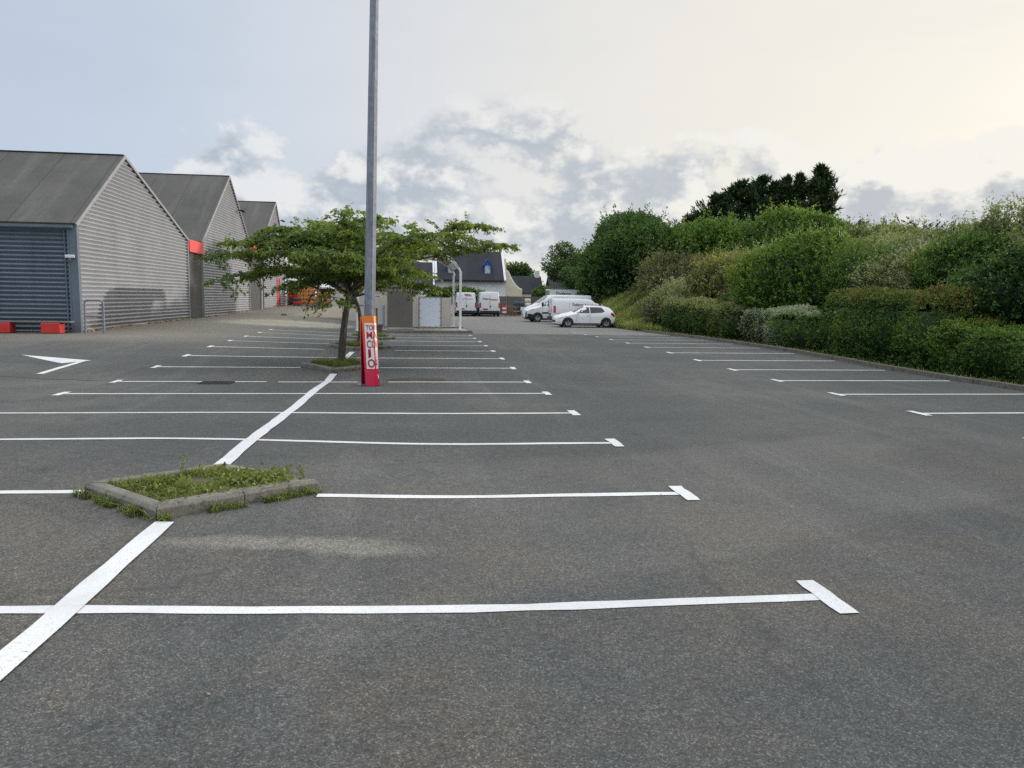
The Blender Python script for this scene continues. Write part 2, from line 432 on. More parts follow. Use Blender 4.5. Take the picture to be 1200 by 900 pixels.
def np_mesh(name, V, Fq, mats, tint=None, parent=None, mi=None, smooth=False):
    """fast quad mesh: V (n,3), Fq (m,4)"""
    me = bpy.data.meshes.new(name)
    me.vertices.add(len(V)); me.vertices.foreach_set('co', np.asarray(V, np.float32).ravel())
    m = len(Fq); k = Fq.shape[1]
    me.loops.add(m * k); me.loops.foreach_set('vertex_index', np.asarray(Fq, np.int32).ravel())
    me.polygons.add(m); me.polygons.foreach_set('loop_start', np.arange(0, m * k, k, dtype=np.int32))
    for mm in (mats if isinstance(mats, (list, tuple)) else [mats]): me.materials.append(mm)
    if mi is not None: me.polygons.foreach_set('material_index', np.asarray(mi, np.int32))
    if smooth: me.polygons.foreach_set('use_smooth', np.ones(m, bool))
    if tint is not None:
        a = me.attributes.new('tint', 'FLOAT', 'FACE'); a.data.foreach_set('value', np.asarray(tint, np.float32))
    me.update(calc_edges=True); me.validate()
    o = bpy.data.objects.new(name, me); col.objects.link(o)
    if parent: o.parent = parent
    return o

def tag(o, label=None, cat=None, group=None, kind=None):
    for k, v in (('label', label), ('category', cat), ('group', group), ('kind', kind)):
        if v: o[k] = v
    return o

def thing(name, label, cat, loc=(0, 0, 0), rz=0., group=None):
    o = bpy.data.objects.new(name, None); col.objects.link(o); o.empty_display_size = .2
    o.location = loc; o.rotation_euler = (0, 0, rz)
    return tag(o, label, cat, group)

def copy_tree(o, parent=None):
    c = o.copy(); col.objects.link(c)
    if parent: c.parent = parent
    for ch in list(o.children): copy_tree(ch, c)
    return c

def text_mesh(s, size, mat, parent, name='lettering', M4=None, squeeze=1., extrude=.002, bold=0.):
    cu = bpy.data.curves.new(name, 'FONT'); cu.body = s; cu.size = size; cu.extrude = extrude; cu.offset = bold
    cu.align_x = 'CENTER'; cu.align_y = 'CENTER'
    t = bpy.data.objects.new('tmp', cu); col.objects.link(t)
    dg = bpy.context.evaluated_depsgraph_get(); dg.update()
    me = bpy.data.meshes.new_from_object(t.evaluated_get(dg))
    bpy.data.objects.remove(t); bpy.data.curves.remove(cu)
    me.name = name
    T = (M4 or Matrix()) @ Matrix.Diagonal((squeeze, 1, 1, 1))
    me.transform(T); me.materials.clear(); me.materials.append(mat)
    o = bpy.data.objects.new(name, me); col.objects.link(o); o.parent = parent
    return o

# ------------------------------------------------------------------ ground sheets
def sheet(name, xs, ys, zf, mat, kind='structure'):
    X, Y = np.meshgrid(xs, ys); Z = zf(X, Y)
    V = np.stack([X.ravel(), Y.ravel(), Z.ravel()], 1)
    nx, ny = len(xs), len(ys)
    i = np.arange(ny - 1)[:, None] * nx + np.arange(nx - 1)[None, :]
    i = i.ravel(); Fq = np.stack([i, i + 1, i + nx + 1, i + nx], 1)
    o = np_mesh(name, V, Fq, mat, smooth=True); tag(o, kind=kind); return o

xs = np.concatenate([np.arange(-45, -12, 1.5), np.arange(-12, 13.01, .4), [13.3]])
ys = np.concatenate([np.arange(-14, 2, 1.0), np.arange(2, 30, .3), np.arange(30, 96.1, .8)])
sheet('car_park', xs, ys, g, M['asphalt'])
lx = np.concatenate([[-900, -400, -150, -80], np.arange(-45, 45, 5), [60, 100, 160, 400, 900]])
ly = np.concatenate([[-900, -300, -80, -30], np.arange(-14, 96, 5), [120, 160, 250, 500, 1200]])
sheet('ground', lx, ly, lambda X, Y: g(np.clip(X, -45, 14), Y) - .12, M['earth'])
hx = np.concatenate([np.arange(12.8, 20, .35), np.arange(20, 70, 1.5), [90, 140]])
hy = np.concatenate([np.arange(-40, 10, 2), np.arange(10, 75, .6), np.arange(75, 131, 3)])
def hz(X, Y):
    h = hill(X, Y)
    n = .12 * np.sin(X * 1.9 + .7 * Y) * np.sin(Y * 1.3 - X) + .08 * np.sin(X * 3.1) * np.cos(Y * 2.7)
    return g(X, Y) - .03 + h + n * np.clip(h, 0, 1)
sheet('hillside', hx, hy, hz, M['earth'])
def gh(x, y): return float(hz(np.array(x, float), np.array(y, float)))
def G(x, y): return float(g(x, y))

# ------------------------------------------------------------------ painted lines
mk = random.Random(3)
def strip(name, p0, p1, w, seg=.3, lift=.005, wob=.008, pts=None):
    p0 = Vector(p0); p1 = Vector(p1); L = (p1 - p0).length; n = max(2, int(L / seg))
    d = (p1 - p0) / L; nrm = Vector((-d.y, d.x)); vs = []
    for i in range(n + 1):
        c = p0 + d * (L * i / n)
        a = c + nrm * (w / 2 + mk.uniform(-wob, wob)); b = c - nrm * (w / 2 + mk.uniform(-wob, wob))
        for q in (a, b): vs.append((q.x, q.y, G(q.x, q.y) + lift))
    mb = MB().add(vs, [[2 * i, 2 * i + 1, 2 * i + 3, 2 * i + 2] for i in range(n)])
    return mb
def bay_line(x0, x1, y, ends=(), gap=None, w=.105):
    mb = MB()
    segs = [(x0, x1)] if not gap else [(x0, gap[0]), (gap[1], x1)]
    for a, b in segs:
        t = strip('', (a, y), (b, y), w); mb.add(t.v, t.f)
    for e in ends:
        t = strip('', (e, y - .26), (e, y + .26), .125, .1, .009); mb.add(t.v, t.f)
    tag(mb.build('parking_line', M['paint'], smooth=False), kind='structure')
XL, XR = -6.12, 2.49
gaps = {1: (-2.72, -.84), 6: (-2.75, -.85), 8: (-2.75, -.6), 10: (-2.6, -.9)}
for k in range(-1, 13):
    y = 4.233 + 2.5 * k
    if k == 5:
        bay_line(XL, -3.1, y, (XL,)); bay_line(-2.85, -1.2, y - .05); bay_line(-.55, XR, y - .02, (XR,)); continue
    bay_line(XL, XR, y, (XL, XR), gaps.get(k))
for k in range(-2, 12):
    y = 11.545 + 2.5 * k
    bay_line(8.22, 12.5, y, (8.22,))
for (y0, y1) in ((-1.5, 5.85), (7.55, 18.0), (20.5, 23.5), (26.4, 30.2)):
    mb = strip('', (-1.9, y0), (-1.84, y1), .15, .3, .010)
    tag(mb.build('dividing_line', M['paint'], smooth=False), kind='structure')
for k in range(6):   # far bays next to the parked vehicles
    y = 39.6 + 2.5 * k
    bay_line(8.6, 9.3, y, ())
# painted half arrow
mb = MB()
def flat(pts, lift=.006): mb.poly([(x, y, G(x, y) + lift) for x, y in pts])
for seg in range(4):
    t0, t1 = seg / 4, (seg + 1) / 4
    A0, A1, B0, B1 = (-10.19, 21.52), (-8.05, 20.45), (-10.19, 21.52), (-8.49, 19.82)
    L = lambda a, b, t: (a[0] + (b[0] - a[0]) * t, a[1] + (b[1] - a[1]) * t)
    q = [L(A0, A1, t0), L(A0, A1, t1), L(B0, B1, t1), L(B0, B1, t0)]
    flat(q if seg else q[1:])
t = strip('', (-8.12, 17.9), (-8.2, 20.35), .15, .3, .007); mb.add(t.v, t.f)
tag(mb.build('painted_arrow', M['paint'], smooth=False), kind='structure')
# drain seam across the lane and its gully grate
mb = MB(); pp = [(-12, 18.8), (-10.2, 18.1), (-8.81, 17.6), (-7.73, 17.2), (-6.82, 16.98), (-4.98, 16.6), (-4.4, 16.5)]
for a, b in zip(pp[:-1], pp[1:]):
    t = strip('', a, b, .09, .2, .003, .03); mb.add(t.v, t.f)
tag(mb.build('drain_seam', M['drain'], smooth=False), kind='structure')
gt = thing('drain_grate', 'dark iron gully grate sunk beside the painted line left of the pole', 'drain grate', (-4.05, 16.42, G(-4.05, 16.42)))
mb = MB()
for sx in (-.30, .30): mb.box((sx, 0, .012), (.04, .46, .02))
for sy in (-.21, .21): mb.box((0, sy, .012), (.56, .04, .0195))
mb.build('grate_frame', M['iron'], gt)
mb = MB()
for i in range(7): mb.box((-.24 + i * .08, 0, .010), (.035, .38, .014))
mb.build('bars', M['iron'], gt)

# ------------------------------------------------------------------ foliage engine
def leaves(P, axis, L, W, rng, droop=0., tint=None):
    """diamond leaves at P pointing along axis (n,3)"""
    n = len(P)
    side = rng.normal(size=(n, 3)); side -= axis * (side * axis).sum(1, keepdims=True)
    side /= np.linalg.norm(side, axis=1, keepdims=True) + 1e-9
    L = np.broadcast_to(L, n)[:, None]; W = np.broadcast_to(W, n)[:, None]
    nr = np.cross(axis, side)
    V = np.empty((n, 4, 3))
    V[:, 0] = P; V[:, 1] = P + axis * L * .5 + side * W * .5 + nr * W * .12
    V[:, 2] = P + axis * L + np.array([0, 0, -1]) * L * droop; V[:, 3] = P + axis * L * .5 - side * W * .5 + nr * W * .12
    return V.reshape(-1, 3)

def unit(v): return v / (np.linalg.norm(v, axis=1, keepdims=True) + 1e-9)

def sprigs(P, N, rng, per=10, sl=.3, L=.1, W=.05, up=.5, spread=.6, tint_base=None, jit=.35):
    """sprigs of leaves growing from P along N+up"""
    n = len(P)
    ax = unit(N * 1.0 + np.array([0, 0, up]) + rng.normal(size=(n, 3)) * spread)
    ln = sl * rng.uniform(.5, 1.3, n)
    t = rng.uniform(0, 1, (n, per))
    Q = P[:, None] + ax[:, None] * (t * ln[:, None])[..., None] + rng.normal(size=(n, per, 3)) * sl * .06
    la = unit((ax[:, None] * .7 + rng.normal(size=(n, per, 3)) * jit * 1.6).reshape(-1, 3))
    Q = Q.reshape(-1, 3)
    m = len(Q)
    V = leaves(Q, la, L * rng.uniform(.6, 1.3, m), W * rng.uniform(.7, 1.2, m), rng)
    tb = (rng.uniform(.3, .6, n) if tint_base is None else tint_base)
    tint = (tb[:, None] + (t - .5) * .28 + rng.normal(size=(n, per)) * .09).ravel()
    return V, np.clip(tint, .02, 1)

def lump_field(rng, k=26, amp=.22, w=.10):
    D = unit(rng.normal(size=(k, 3))); A = rng.uniform(-.5, 1, k) * amp
    def f(d):
        return 1 + (np.exp(-(1 - d @ D.T) / w) * A).sum(1)
    return f

def core_mesh(f, r, c, k, seg=20, rings=12):
    th = np.linspace(0, 2 * np.pi, seg, endpoint=False); ph = np.linspace(-.5, np.pi / 2, rings)
    d = np.stack([np.outer(np.cos(ph), np.cos(th)), np.outer(np.cos(ph), np.sin(th)), np.outer(np.sin(ph), np.ones(seg))], -1).reshape(-1, 3)
    V = d * np.array(r) * (f(d) * k)[:, None] + np.array(c)
    Fq = []
    for i in range(rings - 1):
        for j in range(seg):
            j2 = (j + 1) % seg; Fq.append([i * seg + j, i * seg + j2, (i + 1) * seg + j2, (i + 1) * seg + j])
    return V, np.array(Fq)

def bush(name, label, cat, x, y, r, mat, seed, zc=None, dens=60, per=10, sl=.28, L=.11, W=.055, up=.5, spread=.6, amp=.25, sink=.25, group=None, shape=None, zmin=-.35, w=.10, k=26):
    rng = np.random.default_rng(seed)
    f = lump_field(rng, k, amp, w)
    z0 = (gh(x, y) if x > 13 else G(x, y)) if zc is None else zc
    c = np.array((0, 0, r[2] * (1 - sink) - r[2] * .35)) if zc is None else np.zeros(3)
    area = 4 * np.pi * ((r[0] * r[1]) ** 1.6 / 3 + (r[0] * r[2]) ** 1.6 / 3 + (r[1] * r[2]) ** 1.6 / 3) ** (1 / 1.6) * .7
    n = int(area * dens * 1.35)
    d = unit(rng.normal(size=(n * 2, 3))); d = d[d[:, 2] > zmin][:n]
    n = len(d)
    lf = f(d)
    depth = 1 - np.abs(rng.normal(size=n)) * .07
    P = d * np.array(r) * (lf * depth)[:, None] + c
    N = unit(d / np.array(r))
    clump = (lf - lf.mean()) / (lf.std() + 1e-6)
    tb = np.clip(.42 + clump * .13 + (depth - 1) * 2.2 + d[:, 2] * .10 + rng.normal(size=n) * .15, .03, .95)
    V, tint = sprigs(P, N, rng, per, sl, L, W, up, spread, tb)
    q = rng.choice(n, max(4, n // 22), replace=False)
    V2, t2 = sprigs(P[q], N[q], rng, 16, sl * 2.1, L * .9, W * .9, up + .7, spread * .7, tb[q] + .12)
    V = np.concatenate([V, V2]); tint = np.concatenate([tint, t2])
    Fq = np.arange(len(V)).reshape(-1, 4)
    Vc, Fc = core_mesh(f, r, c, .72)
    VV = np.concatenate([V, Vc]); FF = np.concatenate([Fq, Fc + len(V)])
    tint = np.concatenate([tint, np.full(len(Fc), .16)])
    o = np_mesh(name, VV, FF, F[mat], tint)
    o.location = (x, y, z0)
    tag(o, label, cat, group); return o

def hedge(name, label, x0, x1, y0, y1, h, mats, seed, dens=170, per=9, sl=.13, L=.055, W=.032, tops=.0, group=None, redtop=False, split=None):
    """clipped hedge block with uneven faces; x0 is the face towards the car park"""
    rng = np.random.default_rng(seed)
    cx, cy = (x0 + x1) / 2, (y0 + y1) / 2; z0 = G(x0, cy)
    lx_, ly_ = x1 - x0, y1 - y0
    fr = [('l', ly_ * h), ('n', lx_ * h), ('t', lx_ * ly_), ('f', lx_ * h)]
    Ps, Ns = [], []
    for k, a in fr:
        n = int(a * dens); u = rng.uniform(-.5, .5, n); v = rng.uniform(0, 1, n)
        if k == 'l': P = np.stack([np.full(n, -lx_ / 2), u * ly_, v * h], 1); N = np.tile([-1., 0, .1], (n, 1))
        elif k == 'n': P = np.stack([u * lx_, np.full(n, -ly_ / 2), v * h], 1); N = np.tile([0, -1., .1], (n, 1))
        elif k == 'f': P = np.stack([u * lx_, np.full(n, ly_ / 2), v * h], 1); N = np.tile([0, 1., .1], (n, 1))
        else: P = np.stack([u * lx_, (v - .5) * ly_, np.full(n, h)], 1); N = np.tile([0, 0, 1.], (n, 1))
        Ps.append(P); Ns.append(N)
    P = np.concatenate(Ps); N = np.concatenate(Ns); n = len(P)
    # rounded shoulders, wavy faces
    zz = P[:, 2] / h
    rd = np.clip((zz - .82) / .18, 0, 1) ** 2 * .10
    P[:, 0] *= 1 - rd * .8; P[:, 1] *= 1 - rd * .25 * (2 / max(ly_, 2))
    wv = .09 * np.sin(P[:, 1] * 1.7 + seed) + .06 * np.sin(P[:, 1] * 4.1 + P[:, 2] * 3) + .05 * np.sin(P[:, 2] * 5 + P[:, 0] * 3)
    P += N * (wv - np.abs(rng.normal(size=n)) * .07)[:, None]
    bulge = np.sin(np.clip(zz, 0, 1) * np.pi) * .06
    P[:, 0] -= bulge * (N[:, 0] < -.5)
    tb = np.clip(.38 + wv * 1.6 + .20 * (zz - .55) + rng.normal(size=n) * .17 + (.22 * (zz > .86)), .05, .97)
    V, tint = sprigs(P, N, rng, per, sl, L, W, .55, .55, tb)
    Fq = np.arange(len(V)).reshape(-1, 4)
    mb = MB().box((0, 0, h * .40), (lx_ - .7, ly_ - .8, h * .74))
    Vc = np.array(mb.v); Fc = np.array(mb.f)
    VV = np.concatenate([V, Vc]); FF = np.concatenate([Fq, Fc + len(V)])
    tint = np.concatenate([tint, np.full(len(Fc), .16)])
    mats = mats if isinstance(mats, list) else [mats]
    mi = np.zeros(len(FF), int)
    if len(mats) > 1:
        cyv = VV[FF].mean(1)
        if split == 'y': sel = (cyv[:, 1] + .35 * np.sin(cyv[:, 2] * 5) > -.4) | (cyv[:, 2] > h * .93)
        else: sel = cyv[:, 2] + .10 * np.sin(cyv[:, 1] * 2.1) + rng.normal(size=len(FF)) * .12 > h * .80
        mi[sel] = 1
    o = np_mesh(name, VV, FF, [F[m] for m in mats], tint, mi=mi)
    o.location = (cx, cy, z0); tag(o, label, 'hedge', group); return o

def blades(P, rng, h, w, lean=.35, tint=None):
    n = len(P)
    a = rng.uniform(0, 2 * np.pi, n); d = np.stack([np.cos(a), np.sin(a), np.zeros(n)], 1); s = np.stack([-np.sin(a), np.cos(a), np.zeros(n)], 1)
    h = np.broadcast_to(h, n) * rng.uniform(.45, 1.25, n); w = np.broadcast_to(w, n)
    ln = np.abs(rng.normal(size=n)) * lean
    up = np.array([0, 0, 1.])
    V = np.empty((n, 2, 4, 3))
    m = P + up * (h * .55)[:, None] + d * (ln * h * .35)[:, None]
    tp = P + up * (h * (1 - .3 * ln))[:, None] + d * (ln * h)[:, None]
    V[:, 0, 0] = P - s * w[:, None] / 2; V[:, 0, 1] = P + s * w[:, None] / 2; V[:, 0, 2] = m + s * w[:, None] * .4; V[:, 0, 3] = m - s * w[:, None] * .4
    V[:, 1, 0] = V[:, 0, 3]; V[:, 1, 1] = V[:, 0, 2]; V[:, 1, 2] = tp + s * w[:, None] * .08; V[:, 1, 3] = tp - s * w[:, None] * .08
    t = rng.uniform(.2, .75, n) if tint is None else tint
    T = np.stack([t * .8, np.clip(t * 1.15, 0, 1)], 1).ravel()
    return V.reshape(-1, 3), T

# ------------------------------------------------------------------ kerbed planters
def planter(cx, cy, ax, ay, label, seed, h=.105, w=.13, C4=None):
    """diamond-shaped bed edged with concrete kerb stones (points: left, near, right, far)"""
    z = G(cx, cy)
    root = thing('kerbed_planter', label, 'planter', (cx, cy, z), group='kerbed planting islands')
    C4 = C4 or [(-ax, .1), (-.08, -ay), (ax, -.02), (-.03, ay)]
    rr = random.Random(seed)
    mb = MB()
    for i in range(4):
        a = Vector(C4[i]); b = Vector(C4[(i + 1) % 4]); d = (b - a); Ln = d.length; d /= Ln
        n = 2 if Ln > 1.1 else 1
        inn = Vector((-d.y, d.x))
        for k in range(n):
            p = a + d * (Ln * k / n + .004); q = a + d * (Ln * (k + 1) / n - .004)
            e0 = w * .55 if k == 0 else 0; e1 = w * .55 if k == n - 1 else 0
            hh = h + rr.uniform(-.008, .008)
            # outer-bottom, outer-top (chamfer), inner-top, inner-bottom
            prof = [(0, -.05), (0, hh * .72), (.028, hh), (w - .01, hh), (w, hh * .9), (w, -.05)]
            vs = []
            for base, e, sgn in ((p, e0, 1), (q, e1, -1)):
                for o_, zz in prof:
                    pt = base + inn * o_ + d * (sgn * (e / (w * .55) if e else 0) * o_ * .95)
                    vs.append((pt.x, pt.y, zz + G(cx + pt.x, cy + pt.y) - z))
            m_ = len(prof)
            fs = [list(range(m_)), list(range(m_, 2 * m_))[::-1]] + [[j, (j + 1) % m_, m_ + (j + 1) % m_, m_ + j] for j in range(m_)]
            mb.add(vs, fs)
    mb.build('kerb', M['kerb'], root, bevel=.018)
    s_ = .90
    mb = MB(); N = 8
    c4 = [Vector(c) * s_ for c in C4]
    for i in range(N):
        for j in range(N):
            qs = []
            for u, v in ((i, j), (i + 1, j), (i + 1, j + 1), (i, j + 1)):
                u /= N; v /= N
                p = (c4[0] * (1 - u) + c4[1] * u) * (1 - v) + (c4[3] * (1 - u) + c4[2] * u) * v
                qs.append((p.x, p.y, h * .72 + .025 * math.sin(5 * p.x + seed) * math.cos(4 * p.y) + G(cx + p.x, cy + p.y) - z))
            mb.poly(qs)
    mb.build('soil', M['soil'], root)
    return root, C4

def grass_patch(cx, cy, C4, seed, n, h=.09, z0=.10, bare=.25, name='grass'):
    rng = np.random.default_rng(seed)
    u = rng.uniform(.04, .96, n); v = rng.uniform(.04, .96, n)
    c = [np.array(p) * .86 for p in C4]
    P2 = (c[0] * (1 - u)[:, None] + c[1] * u[:, None]) * (1 - v)[:, None] + (c[3] * (1 - u)[:, None] + c[2] * u[:, None]) * v[:, None]
    k = np.sin(P2[:, 0] * 4.3 + seed) * np.cos(P2[:, 1] * 5.1 + .4) + .5 * np.sin(P2[:, 0] * 11) * np.sin(P2[:, 1] * 9) 
    keep = k > -1 + bare * rng.uniform(0, 2.2, n); P2 = P2[keep]; k = k[keep]
    z = g(P2[:, 0] + cx, P2[:, 1] + cy) + z0 - .02
    P = np.stack([P2[:, 0] + cx, P2[:, 1] + cy, z], 1)
    V, T = blades(P, rng, h * (1 + .55 * k), .007, .7, np.clip(.45 + .18 * k + rng.normal(size=len(P)) * .12, .05, 1))
    return V, T, P

GV, GT = [], []
root0, C40 = planter(-1.82, 6.7, 1, .8, 'empty diamond kerbed bed of grass and weeds nearest the camera', 1, C4=[(-.90, -.05), (-.10, -.79), (.98, .20), (.02, .80)])
V, T, P = grass_patch(-1.82, 6.7, C40, 11, 9000, .045, .085, .48); GV.append(V); GT.append(T)
rng = np.random.default_rng(5)
# broad clover-like weeds
cw = []
for px, py, n in ((-1.5, 6.75, 260), (-1.75, 6.42, 160), (-1.3, 6.98, 160), (-2.15, 6.7, 120), (-1.9, 6.5, 180), (-1.65, 7.1, 120), (-1.25, 6.8, 100)):
    q = np.stack([rng.normal(px, .13, n), rng.normal(py, .10, n), np.full(n, .155) + rng.uniform(0, .05, n)], 1); cw.append(q)
cw = np.concatenate(cw); ax = unit(rng.normal(size=(len(cw), 3)) * np.array([1, 1, .5]) + [0, 0, .35])
GV.append(leaves(cw, ax, rng.uniform(.03, .07, len(cw)), rng.uniform(.02, .035, len(cw)), rng)); GT.append(rng.uniform(.35, .7, len(cw)))
# a few tall stems
for (px, py, hh) in ((-2.05, 7.05, .17), (-1.12, 6.97, .12), (-1.0, 6.93, .10)):
    n = 40; q = np.stack([np.full(n, px) + rng.normal(0, .012, n), np.full(n, py) + rng.normal(0, .012, n),   .18 + rng.uniform(0, hh, n)], 1)
    ax = unit(rng.normal(size=(n, 3)) + [0, 0, .6]); GV.append(leaves(q, ax, .035, .013, rng)); GT.append(rng.uniform(.3, .7, n))
# weeds along the outside of the kerb
def rim(cx, cy, a, b, n, seed, h=.09, out=.03, gate=None):
    r_ = np.random.default_rng(seed); a = np.array(a); b = np.array(b)
    t = r_.uniform(0, 1, n); k = np.sin(t * 17 + seed) + .6 * np.sin(t * 41 + 1); m_ = k > (-.2 if gate is None else gate); t = t[m_]; k = k[m_]
    d = (b - a) / np.linalg.norm(b - a); nn = np.array([d[1], -d[0]])
    P2 = a + (b - a) * t[:, None] + nn * (out * r_.uniform(-.5, 1.8, len(t)))[:, None]
    z = g(P2[:, 0] + cx, P2[:, 1] + cy)
    V, T = blades(np.stack([P2[:, 0] + cx, P2[:, 1] + cy, z], 1), r_, h * (.8 + .4 * k), .008, .9, r_.uniform(.25, .65, len(t)))
    GV.append(V); GT.append(T)
rim(-1.82, 6.7, C40[0], C40[1], 900, 1, .07, .05); rim(-1.82, 6.7, C40[1], C40[2], 1100, 2, .065, .05); rim(-1.82, 6.7, C40[0], C40[1], 150, 8, .08, .03, -3)
rim(-1.82, 6.7, (.6, -.07), C40[2], 260, 3, .085, .06, -3)
for (cx, cy, ax_, ay_, lab, sd) in ((-1.82, 19.35, .95, 1.15, 'diamond kerbed bed holding the nearer dark-trunked tree', 2),
                                     (-1.75, 25.2, 1.0, 1.2, 'diamond kerbed bed holding the farther slim tree', 3),
                                     (-1.7, 30.6, .95, 1.1, 'farthest low kerbed bed, treeless, beside the brown pot', 4)):
    rt, C4 = planter(cx, cy, ax_, ay_, lab, sd)
    V, T, P = grass_patch(cx, cy, C4, sd + 20, 2600, .13, .10, .35); GV.append(V); GT.append(T)
    rim(cx, cy, C4[1], C4[2], 200, sd, .12, .05)
# white daisies
nd_ = 14; q = np.stack([rng.uniform(-2.4, -1.05, nd_), rng.normal(6.7, .22, nd_), np.full(nd_, .215)], 1)
V = np.concatenate(GV); T = np.concatenate(GT)
o = np_mesh('grass', V, np.arange(len(V)).reshape(-1, 4), F['grass'], T); tag(o, 'short grass and weeds growing in and around the kerbed beds', 'grass', kind='stuff')
ax = unit(rng.normal(size=(nd_, 3)) + [0, -1, 1.2])
Vd = leaves(q, ax, .022, .02, rng)
o = np_mesh('daisies', Vd, np.arange(len(Vd)).reshape(-1, 4), M['white']); tag(o, 'tiny white daisies scattered in the nearest kerbed bed', 'flowers', kind='stuff')

# scattered dry leaves and grit
n = 130; lx_ = rng.uniform(-5, 6, n); ly_ = rng.uniform(2.2, 15, n)
P = np.stack([lx_, ly_, g(lx_, ly_) + .008], 1); a = rng.uniform(0, 6.28, n)
ax = np.stack([np.cos(a), np.sin(a), rng.uniform(0, .5, n)], 1)
V = leaves(P, unit(ax), rng.uniform(.008, .03, n), .012, rng)
o = np_mesh('leaf_litter', V, np.arange(len(V)).reshape(-1, 4), M['wood']); tag(o, 'small dry leaf scraps lying on the asphalt', 'leaf litter', kind='stuff')

# ------------------------------------------------------------------ trees in the beds
def limb_tree(name, label, base, limbs, mat, seed, trunk_r=.10, twigs=13, leafn=16):
    """limbs: list of (polyline of local points, r0, r1)"""
    rng = np.random.default_rng(seed); rr = random.Random(seed)
    root = thing(name, label, 'tree', base, group='young trees in the kerbed beds')
    tr = MB(); LP, LA, LT = [], [], []
    def smooth_path(pts, n=5):
        pts = [Vector(p) for p in pts]; out = []
        for i in range(len(pts) - 1):
            p0 = pts[max(i - 1, 0)]; p1 = pts[i]; p2 = pts[i + 1]; p3 = pts[min(i + 2, len(pts) - 1)]
            for k in range(n):
                t = k / n
                out.append(.5 * ((2 * p1) + (p2 - p0) * t + (2 * p0 - 5 * p1 + 4 * p2 - p3) * t * t + (3 * p1 - p0 - 3 * p2 + p3) * t ** 3))
        out.append(pts[-1]); return out
    for li, (pts, r0, r1, tw) in enumerate(limbs):
        path = smooth_path(pts)
        rad = [r0 + (r1 - r0) * i / (len(path) - 1) for i in range(len(path))]
        tr.tube(path, rad, 8 if r0 > .04 else 5)
        if not tw: continue
        L = sum((path[i + 1] - path[i]).length for i in range(len(path) - 1))
        nt_ = int(L * twigs)
        for k in range(nt_):
            t = tw[0] + (1 - tw[0]) * (k + rr.random()) / nt_; fi = t * (len(path) - 1); i = min(int(fi), len(path) - 2)
            p = path[i].lerp(path[i + 1], fi - i); d = (path[i + 1] - path[i]).normalized()
            a = rr.uniform(0, 2 * math.pi)
            out = Vector((math.cos(a), math.sin(a), rr.uniform(-.12, .22))) + d * .75
            out.normalize(); ln = rr.uniform(.28, .80) * (1.15 - .45 * t)
            tp = [p, p + out * ln * .5 + Vector((0, 0, .04)), p + out * ln + Vector((0, 0, -.10 * ln))]
            tr.tube(tp, [.011, .007, .003], 4, cap=False)
            for q in range(leafn):
                s_ = rr.uniform(.15, 1.05)
                b = tp[0].lerp(tp[1], s_ * 2) if s_ < .5 else tp[1].lerp(tp[2], s_ * 2 - 1)
                LP.append((b.x + rr.gauss(0, .035), b.y + rr.gauss(0, .035), b.z + rr.gauss(0, .02)))
                v = out * .6 + Vector((rr.gauss(0, .6), rr.gauss(0, .6), rr.uniform(-1.1, .25)))
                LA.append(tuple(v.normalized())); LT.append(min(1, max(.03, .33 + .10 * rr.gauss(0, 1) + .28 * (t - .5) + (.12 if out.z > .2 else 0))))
    tr.build('trunk', M['bark'], root)
    LP = np.array(LP); LA = np.array(LA)
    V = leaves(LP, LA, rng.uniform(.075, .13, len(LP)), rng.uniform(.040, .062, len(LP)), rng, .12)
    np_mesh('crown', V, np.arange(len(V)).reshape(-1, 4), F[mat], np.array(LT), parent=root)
    return root

def side_limbs(main, n, rr, ln=(.6, 1.3), rise=.25, r=.018, depth=1.):
    out = []
    for k in range(n):
        i = rr.randrange(1, len(main)); a_, b_ = Vector(main[i - 1]), Vector(main[i])
        p = a_.lerp(b_, rr.random()); d = (b_ - a_).normalized(); a = rr.uniform(0, 6.28)
        v = Vector((math.cos(a), math.sin(a) * depth, rr.uniform(-.1, rise))) * .9 + d * .5; v.normalize()
        L = rr.uniform(*ln)
        out.append(([p, p + v * L * .5 + Vector((0, 0, .05)), p + v * L + Vector((0, 0, -.04))], r, .006, (.2,)))
    return out

